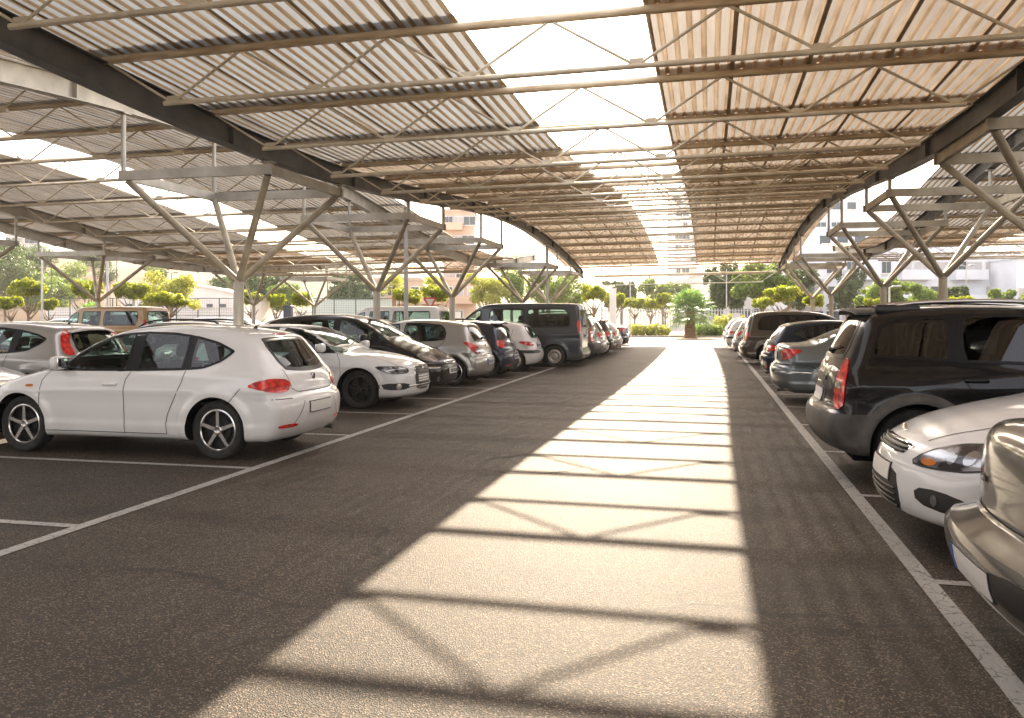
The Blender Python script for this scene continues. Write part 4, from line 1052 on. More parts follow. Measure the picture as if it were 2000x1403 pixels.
M_GALV2 = noisy('weathered_strut', (.30, .26, .19), (.50, .45, .35), 2.5, .55, .35, bump=.05, lo=.3, hi=.7)
M_BEAM_SHADED = noisy('shaded_steel', (.075, .078, .078), (.14, .14, .135), 1.6, .5, .3, bump=.04)  # same galvanised steel as the pale beams; roof shade painted into its colour
M_BOLT = simple('bolt', (.10, .10, .10), .4, .7)
M_CONC = noisy('concrete', (.33, .31, .28), (.46, .44, .40), 3, .85, bump=.2)
def sheet_mat(nm, ca, cb):
    m = bpy.data.materials.new(nm); m.use_nodes = True
    nt = m.node_tree; nt.nodes.clear(); N = nt.nodes.new; L = nt.links.new
    out = N('ShaderNodeOutputMaterial')
    tc = N('ShaderNodeTexCoord'); mp = N('ShaderNodeMapping'); mp.inputs['Scale'].default_value = (3.5, .35, 1); L(tc.outputs['Object'], mp.inputs[0])
    n = N('ShaderNodeTexNoise'); n.inputs['Scale'].default_value = 2.0; n.inputs['Detail'].default_value = 6; L(mp.outputs[0], n.inputs[0])
    cr = N('ShaderNodeValToRGB'); cr.color_ramp.elements[0].position = .3; cr.color_ramp.elements[1].position = .68
    cr.color_ramp.elements[0].color = (*ca, 1); cr.color_ramp.elements[1].color = (*cb, 1); L(n.outputs[0], cr.inputs[0])
    d = N('ShaderNodeBsdfDiffuse'); L(cr.outputs[0], d.inputs[0])
    t = N('ShaderNodeBsdfTranslucent'); L(cr.outputs[0], t.inputs[0])
    tr = N('ShaderNodeBsdfTransparent'); tr.inputs[0].default_value = (.9, .95, 1, 1)
    g = N('ShaderNodeBsdfGlossy'); g.inputs['Roughness'].default_value = .25
    a = N('ShaderNodeMixShader'); a.inputs[0].default_value = SHEET_T; L(d.outputs[0], a.inputs[1]); L(t.outputs[0], a.inputs[2])
    c = N('ShaderNodeMixShader'); c.inputs[0].default_value = SHEET_C; L(a.outputs[0], c.inputs[1]); L(tr.outputs[0], c.inputs[2])
    lw = N('ShaderNodeLayerWeight'); lw.inputs[0].default_value = .5
    pw = N('ShaderNodeMath'); pw.operation = 'POWER'; pw.inputs[1].default_value = 5.0; L(lw.outputs['Facing'], pw.inputs[0])
    fr = N('ShaderNodeMath'); fr.operation = 'MULTIPLY_ADD'; fr.inputs[1].default_value = .4; fr.inputs[2].default_value = .02; L(pw.outputs[0], fr.inputs[0])
    e = N('ShaderNodeMixShader'); L(fr.outputs[0], e.inputs[0]); L(c.outputs[0], e.inputs[1]); L(g.outputs[0], e.inputs[2])
    L(e.outputs[0], out.inputs[0])
    return m
SHEET_T = .10; SHEET_C = .045
M_SHEET = sheet_mat('corrugated_sheet', (.44, .43, .40), (.60, .69, .80))
M_SHEETW = sheet_mat('tan_roof_sheet', (.50, .38, .26), (.70, .59, .46))  # tan version for the middle canopy's right strip and the farther rows
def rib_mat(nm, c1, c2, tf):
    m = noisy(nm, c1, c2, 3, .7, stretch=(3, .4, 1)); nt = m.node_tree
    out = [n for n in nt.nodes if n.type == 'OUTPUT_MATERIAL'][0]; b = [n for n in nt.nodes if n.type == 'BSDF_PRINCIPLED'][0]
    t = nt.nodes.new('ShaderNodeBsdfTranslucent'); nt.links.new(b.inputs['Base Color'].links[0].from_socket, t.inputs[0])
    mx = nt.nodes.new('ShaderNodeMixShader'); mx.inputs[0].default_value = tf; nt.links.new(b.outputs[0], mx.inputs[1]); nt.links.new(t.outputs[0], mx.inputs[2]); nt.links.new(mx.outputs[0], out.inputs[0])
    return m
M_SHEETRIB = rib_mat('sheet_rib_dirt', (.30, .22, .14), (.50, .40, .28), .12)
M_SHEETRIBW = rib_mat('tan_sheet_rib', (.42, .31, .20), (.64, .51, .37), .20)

# ---------------------------------------------------------------- ground
def ground_sheet(name, x0, x1, y0, y1, z, mat, nx=1, ny=1):
    g = MB(); vs = []; fs = []
    for j in range(ny + 1):
        for i in range(nx + 1): vs.append((x0 + (x1 - x0) * i / nx, y0 + (y1 - y0) * j / ny, z))
    for j in range(ny):
        for i in range(nx): a = j * (nx + 1) + i; fs.append((a, a + 1, a + nx + 2, a + nx + 1))
    g.add(vs, fs); return tag(g.build(name, mat), kind='structure')
M_EARTH = noisy('dry_earth', (.22, .165, .11), (.38, .30, .21), .25, .95, bump=.3, bscale=3)
ground_sheet('ground', -900, 900, -45, 700, -.02, M_EARTH, 4, 4)
ground_sheet('car_park_asphalt', -62, 62, -30, 58, 0, M_ASPH)
ground_sheet('road', -90, 110, 58.0, 62.2, .0, M_ROAD)
# painted lines
lm = MB()
def strip(x0, y0, x1, y1, z=.004): lm.add([(x0, y0, z), (x1, y0, z), (x1, y1, z), (x0, y1, z)], [(0, 1, 2, 3)])
aisle_x = []
for c in (-3, -2, -1, 0, 1):
    aisle_x.append((XL + 15.1 * c, XR + 15.1 * c))
for (a, b) in aisle_x:
    strip(a - .055, -25, a + .055, 52.3); strip(b - .055, -25, b + .055, 52.3)
    for k in range(-10, 20):
        y = Y0 + BAY * k
        strip(a - 4.6, y - .045, a - .055, y + .045); strip(b + .055, y - .045, b + 4.6, y + .045)
tag(lm.build('parking_lines', M_LINE), kind='structure')
# manhole ring cut in the aisle
mh = MB()
for k in range(40):
    t0, t1 = 2 * PI * k / 40, 2 * PI * (k + 1) / 40
    mh.add([(-1.85 + r * math.cos(t), 8.8 + r * math.sin(t), .0035) for t in (t0, t1) for r in (.52, .56)], [(0, 1, 3, 2)])
tag(mh.build('asphalt_joint', asphalt_mat('joint_filler', .030)), kind='structure')

# ---------------------------------------------------------------- canopies
def zc_mid(Y):                       # underside of the central arch beams
    if Y < 33: return 4.85 - .45 * math.cos(2 * PI * (Y - 14.5) / 37)
    return 5.30 - 1.3 * ((Y - 33) / 20.0) ** 2
def zc_side(Y): return 4.72 + .76 * math.cos(2 * PI * (Y - 17) / 43)
BH = .38
def ibeam(mb, x, zf, y0, y1, n, mi=0, zoff=0.0, hw=.10, h=BH, mib=None):
    """curved I section along y"""
    ys = [y0 + (y1 - y0) * i / n for i in range(n + 1)]
    t = .016
    sec = [(-hw, 0), (hw, 0), (hw, t), (t / 2, t), (t / 2, h - t), (hw, h - t), (hw, h), (-hw, h), (-hw, h - t), (-t / 2, h - t), (-t / 2, t), (-hw, t)]
    m = len(sec); vs = [(x + a, y, zf(y) + b + zoff) for y in ys for a, b in sec]
    fs = [(j * m + k, j * m + (k + 1) % m, (j + 1) * m + (k + 1) % m, (j + 1) * m + k) for j in range(n) for k in range(m)]
    fs += [tuple(reversed(range(m))), tuple(range(n * m, n * m + m))]
    mb.add(vs, fs, mi)
    # splice plates with bolts
    for ys_ in (10.2, 27.5, 41.0):
        if y0 < ys_ < y1:
            z = zf(ys_) + zoff
            sl = (zf(ys_ + .5) - zf(ys_ - .5)); M = Matrix.Rotation(math.atan(sl), 3, 'X')
            for sg in (-1, 1):
                mb.box((x + sg * .018, ys_, z + h / 2), (.012, .80, h - .09), mi, M)
                for bi in range(6):
                    for bj in range(3):
                        p = M @ Vector((0, -.32 + .128 * bi, -.09 + .09 * bj))
                        mb.tube((x + sg * .022, ys_ + p.y, z + h / 2 + p.z), (x + sg * .040, ys_ + p.y, z + h / 2 + p.z), .014, n=6, mi=1)
    # web stiffeners
    yy = math.ceil(y0 / 2.47) * 2.47
    while yy < y1:
        mb.box((x, yy, zf(yy) + zoff + h / 2), (hw * 1.8, .012, h - .05), mi); yy += 4.94

RIBP = .165
def sheet_row(x0, x1, y0, y1, z0, z1, parent, warm=False):
    """one row of corrugated sheets with a small overlap; sheets about a metre wide with raised side laps"""
    mb = MB(); n = int(round((x1 - x0) / RIBP)); p = (x1 - x0) / n; a = .024
    xs = []
    for i in range(n):
        b = x0 + p * i
        lap = .014 if i % 6 == 0 else 0
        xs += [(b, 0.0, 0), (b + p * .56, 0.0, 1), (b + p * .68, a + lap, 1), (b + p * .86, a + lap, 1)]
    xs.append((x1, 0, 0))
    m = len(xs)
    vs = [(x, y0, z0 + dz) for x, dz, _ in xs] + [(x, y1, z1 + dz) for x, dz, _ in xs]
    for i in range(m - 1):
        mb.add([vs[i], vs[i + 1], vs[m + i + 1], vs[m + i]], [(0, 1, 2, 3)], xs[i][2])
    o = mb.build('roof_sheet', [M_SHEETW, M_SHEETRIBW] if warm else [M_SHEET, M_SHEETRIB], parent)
    # laps as darker double thickness strips
    lb = MB()
    for i in range(0, n, 6):
        b = x0 + p * i
        lb.add([(b - .028, y0, z0 - .004), (b + .028, y0, z0 - .004), (b + .028, y1, z1 - .004), (b - .028, y1, z1 - .004)], [(0, 1, 2, 3)])
    lb.build('sheet_lap', M_SHEETRIB, o)
    return o

def truss_at(x0, x1, y, zt, parent, n=6, lod=0):
    """two tube truss spanning x0..x1 : thick top chord, thin bottom chord, zigzag bracing"""
    dz = .62; nn = 12 if lod == 0 else 6
    t = MB(); t.tube((x0, y, zt), (x1, y, zt), .052, n=nn)
    to = t.build('top_chord', M_RUST, parent)
    b = MB(); xb0 = x0 + 1.0; xb1 = x1 - .95
    b.tube((xb0 - .12, y, zt - dz), (xb1 + .12, y, zt - dz), .033, n=nn if lod == 0 else 5)
    b.build('bottom_chord', M_TUBE, to)
    d = MB(); m = n - 1
    nodes = [xb0 + (xb1 - xb0) * i / m for i in range(m + 1)]; pit = nodes[1] - nodes[0]
    for i, x in enumerate(nodes):
        xa = max(x0 + .06, x - pit / 2 + .03); xb = min(x1 - .06, x + pit / 2 - .03)
        d.tube((xa, y, zt - .04), (x - .05, y, zt - dz + .03), .018, n=6 if lod == 0 else 4, caps=False)
        d.tube((x + .05, y, zt - dz + .03), (xb, y, zt - .04), .018, n=6 if lod == 0 else 4, caps=False)
        if lod == 0 : d.box((x, y, zt - dz + .05), (.16, .008, .08))
    d.build('bracing', M_TUBE, to)
    return to

def canopy(name, xa, xb, zf, gap, label, tilt=(0, 0), y_lo=-14, y_hi=53.2, mat=None, bare=(), over=.8):
    root = empty(name, ((xa + xb) / 2, 20, 0)); tag(root, label, 'canopy', 'wave roofs over the car park')
    cx, cy = (xa + xb) / 2, 20
    za = lambda Y: zf(Y) + tilt[0]; zb = lambda Y: zf(Y) + tilt[1]
    for x, zz in ((xa, za), (xb, zb)):
        m = MB(); ibeam(m, x - cx, lambda Y, zz=zz: zz(Y + cy), y_lo - cy, y_hi - cy, 60)
        m.build('arch_beam', [mat or M_BEAM_SHADED, M_BOLT], root)
    k = 0; Y = 9.6 - 2.47 * 9
    ys = []
    while Y < y_hi: ys.append(Y); Y += 2.47
    for Y in ys + list(bare):
        zt = (za(Y) + zb(Y)) / 2 + BH + .03
        o = truss_at(xa - cx + .02, xb - cx - .02, 0, 0, root, lod=0 if Y < 26 else 1)
        o.location = (0, Y - cy, zt)
        o.rotation_euler = (0, -math.atan2(zb(Y) - za(Y), xb - xa), 0)
    for i, Y in enumerate(ys[:-1]):
        Y1 = ys[i + 1]
        for (s0, s1) in ((xa - over, gap[0]), (gap[1], xb + over)):
            zm = lambda yy: (za(yy) + zb(yy)) / 2 + BH + .10
            tl = (zb(Y) - za(Y)) / (xb - xa)
            o = sheet_row(s0 - cx, s1 - cx, Y - cy - .13, Y1 - cy + .13, zm(Y) - .0 + .035, zm(Y1) - .0, root, (mat is None) and (s0 == gap[1] or Y > 16) or Y > 34)
            o.rotation_euler = (0, -math.atan(tl), 0)
    return root

TL = (-.06, .10)
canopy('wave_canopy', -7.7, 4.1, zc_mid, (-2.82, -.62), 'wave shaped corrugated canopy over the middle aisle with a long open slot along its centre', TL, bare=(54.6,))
canopy('wave_canopy', -22.8, -10.7, zc_side, (-18.1, -15.9), 'wave shaped corrugated canopy over the aisle left of the white hatchback row', (-.15, -.03), mat=M_GALV)
# lone edge beam with short cantilevered purlins
root = empty('edge_canopy', (-25.8, 20, 0)); tag(root, 'narrow roof edge on a lone light beam, before the hillside at the left', 'canopy', 'wave roofs over the car park')
zE = lambda Y: zc_side(Y) - .12
m = MB(); ibeam(m, 0, lambda Y: zE(Y + 20), -20, 33.2, 60); m.build('arch_beam', [M_GALV, M_BOLT], root)
for k in range(22):
    Y = 2.2 + 2.47 * k - 20; z = zE(Y + 20) + BH + .05
    g = MB(); g.tube((-1.3, Y, z), (1.5, Y, z), .06, n=10); g.tube((-1.1, Y, z - .05), (0, Y, z - .45), .025, n=6); g.tube((1.3, Y, z - .05), (0, Y, z - .45), .025, n=6); g.build('purlin', M_RUST, root)
    if k < 20: sheet_row(-1.25, 1.4, Y - .13, Y + 2.60, z + .09, zE(Y + 22.47) + BH + .10, root)
canopy('wave_canopy', 7.1, 19.2, lambda Y: zc_side(Y), (11.8, 14.0), 'corrugated canopy right of the middle aisle, rising behind the black off-road car', (.25, .35), mat=M_BEAM_SHADED)

# ---------------------------------------------------------------- tree shaped steel columns
COLY = [3.2, 15.4, 22.7, 30.0, 42.2, 49.6]
def column_tree(x, y, zr, zj, zleft, zright, label, dark=False):
    root = empty('branching_column', (x, y, 0)); tag(root, label, 'steel column', 'branching steel columns carrying the roofs')
    m = MB(); m.tube((0, 0, 0), (0, 0, zj), .105, .10, n=20)
    m.lathe  # noqa
    tr = m.build('trunk', M_GALV2 if dark else M_GALV, root)
    bp = MB(); bp.rbox((0, 0, .01), (.42, .42, .03), .008)
    for sx in (-1, 1):
        for sy in (-1, 1): bp.tube((sx * .15, sy * .15, .02), (sx * .15, sy * .15, .07), .014, n=6)
    bp.build('base_plate', M_GALV, tr)
    a = 1.5
    for sx in (-1, 1):
        for sy in (-1, 1):
            s = MB(); s.tube((sx * .045, sy * .045, zj - .06), (sx * (a - .05), sy * (a - .05), zr - .08), .072, .066, n=12)
            s.build('strut', M_GALV2, root)
    r = MB()
    for sy in (-1, 1): r.box((0, sy * a, zr), (2 * a + .16, .09, .18))
    for sx in (-1, 1): r.box((sx * a, 0, zr + .002), (.09, 2 * a - .09, .172))
    r.build('ring_frame', M_GALV2 if dark else M_GALV, root)
    for sx, zf in ((-1, zleft), (1, zright)):
        for sy in (-1, 1):
            zt = zf(y + sy * a)
            if zt > zr + .14:
                p = MB(); p.tube((sx * a, sy * a, zr + .08), (sx * a, sy * a, zt), .045, n=12); p.box((sx * a, sy * a, zt - .012), (.2, .2, .02)); p.build('post', M_GALV, root)
    return root
near = ['', 'nearest', 'second', 'third', 'fourth', 'fifth']
for i, y in enumerate(COLY):
    for (x, zr, zj, zl, zrr, nm, dk) in ((-9.2, 4.2, 2.36, lambda Y: zc_side(Y) - .03, lambda Y: zc_mid(Y) - .06, 'behind the row of cars on the left of the aisle', False),
                           (5.6, 4.42, 2.62, lambda Y: zc_mid(Y) + .10, lambda Y: zc_side(Y) + .25, 'behind the row of cars on the right of the aisle', True),
                           (-24.3, 4.0, 2.25, lambda Y: zc_side(Y) - .10, lambda Y: zc_side(Y) - .15, 'in the next car row to the left, nearer the hillside', False)):
        if i == 0: continue
        if x == -24.3 and y < 22: continue
        column_tree(x, y, zr if i < 4 else zr - .12, zj, zl, zrr, '%s Y-branched steel column %s' % ({1: 'nearest', 2: 'second nearest', 3: 'third', 4: 'fourth', 5: 'farthest'}[i], nm), dk)
# straight posts
def lamp_post(x, y, h, r, mat, label, name='street_lamp', arm=0, head=True, cat='street lamp', group=None, rz=0):
    root = empty(name, (x, y, 0), rz); tag(root, label, cat, group)
    m = MB(); m.tube((0, 0, 0), (0, 0, h), r, r * .72, n=14); m.tube((0, 0, 0), (0, 0, .35), r * 1.35, n=14); po = m.build('pole', mat, root)
    if head:
        for sg in ((-1, 1) if arm > 0 else (1,)):
            g = MB(); g.tube((0, 0, h - .05), (sg * abs(arm), 0, h + .05), .03, n=8); g.build('arm', mat, root)
            g = MB(); g.rbox((sg * (abs(arm) + .2), 0, h + .06), (.62, .26, .10), .04); g.rbox((sg * (abs(arm) + .2), 0, h + .0), (.40, .18, .03), .01, 1); g.build('lamp_head', [mat, MT['lens']], root)
    return root
M_GREENP = simple('dark_green_paint', (.02, .05, .04), .4)
M_PALEP = noisy('pale_pole', (.42, .42, .42), (.55, .55, .55), 3, .45, .4)
p = at(793, 29); lamp_post(p.x, p.y, 5.5, .085, M_PALEP, 'straight galvanised pole rising through the roof beside the silver small hatchback', 'steel_pole', head=False, cat='pole')
p = at(1069, 44); lamp_post(p.x, p.y, 5.2, .08, M_PALEP, 'galvanised pole behind the dark passenger van', 'steel_pole', head=False, cat='pole')
# ---------------------------------------------------------------- cars
P = {}
P['white'] = paint('white_paint', (.80, .79, .78), dirt=.09)
P['white2'] = paint('clean_white_paint', (.78, .78, .78), dirt=.08)
P['black'] = paint('black_paint', (.006, .006, .007), .2, dirt=.04, cr=.04, cior=1.36)
P['silver'] = paint('silver_paint', (.44, .43, .41), .75)
P['blue'] = paint('dark_blue_paint', (.012, .022, .045), .4, dirt=.05)
P['slate'] = paint('slate_blue_paint', (.050, .066, .082), .4, dirt=.05)
P['grey'] = paint('grey_blue_paint', (.16, .19, .21), .65)
P['brown'] = paint('brown_grey_paint', (.085, .075, .06), .6)
P['taupe'] = paint('taupe_paint', (.085, .08, .072), .35)
P['tan'] = paint('tan_paint', (.36, .22, .09), .1)
P['red'] = paint('red_paint', (.35, .02, .02), .2)
PROTO = {}
def place(key, spec, pm, x_end, yc, row, nose_out, label, cat='car', group='cars parked under the canopies', dy=0, rz=0):
    """x_end: X of the bumper at the aisle. row: 'L' = aisle lies on the +X side, 'R' = on the -X side"""
    L = spec['L']
    if key not in PROTO:
        c = make_car(spec, P[pm]); PROTO[key] = (c, pm)
    else:
        c0, pm0 = PROTO[key]; c = copy_tree(c0)
        if pm != pm0:
            for ch in c.children_recursive if hasattr(c, 'children_recursive') else []:
                if ch.type == 'MESH':
                    for i, sl in enumerate(ch.material_slots):
                        if sl.material == P[pm0]:
                            sl.link = 'OBJECT'; sl.material = P[pm]
    if row == 'L':
        x = x_end - L / 2; r = PI if nose_out else 0
    else:
        x = x_end + L / 2; r = 0 if nose_out else PI
    c.location = (x, yc + dy, 0); c.rotation_euler = (0, 0, r + R(rz))
    tag(c, label, cat, group); c.name = spec['name']
    return c
A = place
# left row, aisle side
A('leon', LEON, 'white', -4.3, bay(1) - .05, 'L', False, 'white five door hatchback with five-spoke alloys, nearest car on the left, tail to the aisle')
A('a3', A3, 'white2', -4.85, bay(3) + .05, 'L', True, 'white hatchback with black wheels and tall dark grille, nose to the aisle')
A('cmpv', COMPACT_MPV, 'black', -5.05, bay(4), 'L', True, 'black tall family car, nose out between the white hatchback and the silver one')
A('city', CITY, 'silver', -4.9, bay(5) + .02, 'L', False, 'silver small hatchback with ten-spoke wheels, tail to the aisle, in the left row')
A('fiesta', FIESTA, 'blue', -4.85, bay(6), 'L', False, 'very dark blue small hatchback between the silver and the white small hatchbacks')
A('pug', PUG, 'white', -4.66, bay(7), 'L', False, 'white small hatchback with black bumper strip beside the dark passenger van')
A('van', VAN, 'slate', -3.68, bay(8) + .02, 'L', False, 'dark slate blue passenger van, tail to the aisle, tallest in the left row', 'van')
A('suv', SUV, 'brown', -3.6, bay(9), 'L', False, 'brown off-road car just behind the dark passenger van')
A('city', CITY, 'silver', -3.6, bay(10), 'L', False, 'pale silver hatchback, second behind the passenger van in the left row')
A('fiesta', FIESTA, 'black', -3.6, bay(11), 'L', False, 'black hatchback, third behind the passenger van in the left row')
A('leon', LEON, 'silver', -3.6, bay(12), 'L', False, 'silver hatchback, fourth behind the passenger van in the left row')
A('sedan', SEDAN, 'blue', -3.7, bay(14), 'L', False, 'dark blue saloon near the far end of the left row')
A('city', CITY, 'white2', -4.1, bay(16), 'L', True, 'white small hatchback at the far end of the left row')
bpy.data.objects['white_hatchback'].scale = (.965, 1, 1.01)
# right row
A('taupe', TAUPE, 'taupe', 1.16, bay(-1) - .1, 'R', False, 'taupe saloon with black bumper strip cut by the right edge, nearest car of all')
A('focus', FOCUS, 'white2', 1.20, bay(0) - .12, 'R', True, 'white hatchback nose out with scratched bumper and fog lamps, on the right')
A('suv', V(SUV), 'black', 1.0, bay(1) + .08, 'R', False, 'black off-road car with grey plastic bumper and roof rails, on the right')
A('sedan', SEDAN, 'grey', 1.12, bay(4) + .1, 'R', False, 'blue-grey saloon, tail to the aisle, just beyond the black off-road car')
A('leon', LEON, 'blue', 1.15, bay(6), 'R', False, 'dark hatchback between the blue-grey saloon and the brown people carrier')
A('mpv', MPV, 'brown', .95, bay(9), 'R', False, 'brown people carrier with rounded tail lights in the right row')
A('city', CITY, 'silver', .85, bay(11), 'R', False, 'silver small car beyond the brown people carrier')
A('pug', PUG, 'white2', .75, bay(14), 'R', False, 'white small car near the far end of the right row, by the hedge')
A('estate', ESTATE, 'white', .7, bay(16), 'R', False, 'white estate car last in the right row, beside the palm')
# right second row, mostly roofs
A('mpv', MPV, 'silver', 6.3, bay(4), 'R', True, 'silver people carrier behind the blue-grey saloon')
A('focus', FOCUS, 'silver', 6.3, bay(7), 'R', True, 'silver hatchback two rows right of the aisle')
A('suv', SUV, 'white', 6.3, bay(10), 'R', True, 'white off-road car two rows right of the aisle')
# second row left (their aisle side faces the row behind: x_end is the end near the columns)
A('merc', MERC, 'white2', -8.78, bay(1) + .15, 'L', True, 'white saloon with chrome slatted grille at the left edge facing the nearest white hatchback')
A('focus', FOCUS, 'silver', -9.3, bay(2) + .3, 'L', False, 'silver hatchback with tall red tail lights by the rear window, behind the nearest white hatchback')
A('estate', ESTATE, 'silver', -9.5, bay(4) + .2, 'L', False, 'silver estate car with black roof rails, second row left')
A('city', CITY, 'blue', -9.6, bay(5), 'L', True, 'dark blue small hatchback, second row left beyond the estate car')
A('pug', PUG, 'white', -9.6, bay(6), 'L', False, 'white small car hidden behind the black tall family car')
A('a3', A3, 'black', -9.6, bay(7), 'L', True, 'black hatchback in the second row, under the second steel column')
A('leon', LEON, 'silver', -9.7, bay(8), 'L', False, 'silver hatchback in the second row beyond the second steel column')
A('sedan', SEDAN, 'white', -9.7, bay(9), 'L', False, 'white saloon in the second row before the white van')
A('boxvan', V(BOXVAN, glass_rear='glass'), 'white2', -9.8, bay(10), 'L', False, 'white van with clear side windows in the second row, behind the steel pole', 'van')
A('leon', LEON, 'black', -9.8, bay(13), 'L', False, 'black hatchback far along the second row')
A('sedan', SEDAN, 'silver', -9.8, bay(15), 'L', False, 'silver saloon far along the second row')
# third row (across the next aisle)
A('suv', SUV, 'silver', -20.2, bay(5), 'L', False, 'silver off-road car with roof rails at the left edge')
A('estate', ESTATE, 'white', -19.9, bay(6), 'L', True, 'white estate car in the third row before the tan camper van')
A('boxvan', BOXVAN, 'tan', -20.8, bay(9) + .3, 'L', False, 'tan camper van with black rear door, third row left', 'van')
A('sedan', SEDAN, 'black', -20.0, bay(11), 'L', False, 'black saloon beyond the tan camper van')
A('city', CITY, 'white', -20.0, bay(12), 'L', True, 'white small hatchback beyond the tan camper van')
A('leon', LEON, 'silver', -20.0, bay(14), 'L', False, 'silver hatchback at the far end of the third row')
A('focus', FOCUS, 'blue', -20.0, bay(16), 'L', False, 'dark blue hatchback at the far end of the third row')
# fourth row
for k, (key, sp, pm, lb) in enumerate((('pug', PUG, 'blue', 'dark blue small car in the fourth row, below the left hillside'), ('merc', MERC, 'silver', 'silver saloon in the fourth row near the left edge'),
        ('suv', SUV, 'black', 'black off-road car in the fourth row near the left edge'), ('city', CITY, 'white2', 'white small hatchback in the fourth row behind the tan camper van'),
        ('a3', A3, 'silver', 'silver hatchback in the fourth row behind the tan camper van'))):
    A(key, sp, pm, -24.8, bay(8 + 2 * k), 'L', k % 2 == 0, lb)
# ---------------------------------------------------------------- vegetation
def leaf_mat(name, c1, c2, trans=.35):
    m = bpy.data.materials.new(name); m.use_nodes = True
    nt = m.node_tree; nt.nodes.clear(); N = nt.nodes.new; L = nt.links.new
    out = N('ShaderNodeOutputMaterial'); g = N('ShaderNodeNewGeometry')
    cr = N('ShaderNodeValToRGB'); cr.color_ramp.elements[0].color = (*c1, 1); cr.color_ramp.elements[1].color = (*c2, 1)
    L(g.outputs['Random Per Island'], cr.inputs[0])
    d = N('ShaderNodeBsdfPrincipled'); d.inputs['Roughness'].default_value = .45; L(cr.outputs[0], d.inputs['Base Color'])
    hs = N('ShaderNodeHueSaturation'); hs.inputs['Value'].default_value = 1.9; hs.inputs['Saturation'].default_value = 1.1; hs.inputs['Hue'].default_value = .485; L(cr.outputs[0], hs.inputs['Color'])
    t = N('ShaderNodeBsdfTranslucent'); L(hs.outputs[0], t.inputs[0])
    mx = N('ShaderNodeMixShader'); mx.inputs[0].default_value = trans; L(d.outputs[0], mx.inputs[1]); L(t.outputs[0], mx.inputs[2]); L(mx.outputs[0], out.inputs[0])
    return m
M_FICUS = leaf_mat('ficus_leaves', (.10, .15, .015), (.30, .33, .04), .5)
M_DARKL = leaf_mat('dark_leaves', (.035, .065, .022), (.09, .14, .04), .35)
M_MIDL = leaf_mat('mid_leaves', (.07, .13, .025), (.17, .24, .05), .45)
M_YEL = leaf_mat('yellow_green_leaves', (.16, .19, .04), (.32, .34, .08), .5)
M_PALML = leaf_mat('palm_leaves', (.06, .14, .04), (.18, .29, .08), .35)
M_BARK = noisy('bark', (.12, .085, .055), (.26, .20, .14), 6, .9, bump=.5)
M_PBARK = noisy('palm_bark', (.16, .085, .04), (.34, .21, .11), 9, .9, bump=.8, stretch=(1, 1, 2.5))
rng = np.random.RandomState(11)
def leaves(blobs, n, size, flat=.25, core=.35):
    """n small leaf clumps (bent quads) spread through ellipsoid blobs [(cx,cy,cz,rx,ry,rz)]"""
    bl = np.array(blobs, float); w = bl[:, 3] * bl[:, 4] * bl[:, 5]; w = w ** .7; w /= w.sum()
    idx = rng.choice(len(bl), n, p=w)
    d = rng.normal(size=(n, 3)); d /= np.linalg.norm(d, axis=1, keepdims=True)
    rad = core + (1 - core) * rng.rand(n) ** .45
    rad *= 1 + .16 * np.sin(d[:, 0] * 7 + idx) * np.cos(d[:, 1] * 6 + d[:, 2] * 5)
    C = bl[idx, :3] + d * bl[idx, 3:] * rad[:, None]
    nn = d + rng.normal(size=(n, 3)) * .7; nn /= np.linalg.norm(nn, axis=1, keepdims=True)
    a = np.cross(nn, rng.normal(size=(n, 3))); a /= np.linalg.norm(a, axis=1, keepdims=True); b = np.cross(nn, a)
    s = size * (.6 + .8 * rng.rand(n))[:, None]
    v0 = C - a * s; v1 = C + b * s * .55 + nn * s * .15; v2 = C + a * s; v3 = C - b * s * .55 + nn * s * .15
    V_ = np.stack([v0, v1, v2, v3], 1).reshape(-1, 3)
    return V_, n
def leaf_obj(name, blobs, n, size, mat, parent, **k):
    V_, n = leaves(blobs, n, size, **k)
    me = bpy.data.meshes.new(name); me.vertices.add(len(V_)); me.vertices.foreach_set('co', V_.ravel())
    me.loops.add(4 * n); me.loops.foreach_set('vertex_index', np.arange(4 * n)); me.polygons.add(n)
    me.polygons.foreach_set('loop_start', np.arange(n) * 4); me.polygons.foreach_set('loop_total', np.full(n, 4))
    me.update(calc_edges=True); me.materials.append(mat)
    o = bpy.data.objects.new(name, me); COL.objects.link(o)
    if parent: o.parent = parent
    return o
def limbs(mb, base, height, r, nb, spread, zs=.5, seed=0):
    rr = random.Random(seed); top = Vector((base[0] + rr.uniform(-.1, .1) * height * .3, base[1], base[2] + height))
    mb.path([base, (base[0] + .03 * height, base[1], base[2] + height * .5), top], [r * 1.25, r, r * .8], 9)
    for k in range(nb):
        a = 2 * PI * k / nb + rr.uniform(-.4, .4); s0 = Vector(base).lerp(top, rr.uniform(zs, 1.0))
        e = top + Vector((math.cos(a) * spread, math.sin(a) * spread, rr.uniform(.2, .9) * spread))
        mb.path([s0, (s0 + e) / 2 + Vector((0, 0, -.08 * spread)), e], [r * .6, r * .42, r * .16], 6)
def tree(name, loc, trunk_h, r, blobs, n, size, mat, label, cat='tree', group=None, spread=None, seed=0, core=.35):
    root = empty(name, loc, rng.rand() * 6); tag(root, label, cat, group)
    m = MB(); sp = spread or max(b[3] for b in blobs) * .7; limbs(m, (0, 0, -.05), trunk_h, r, 7, sp, seed=seed); m.build('trunk', M_BARK, root)
    leaf_obj('crown', blobs, n, size, mat, root, core=core)
    return root
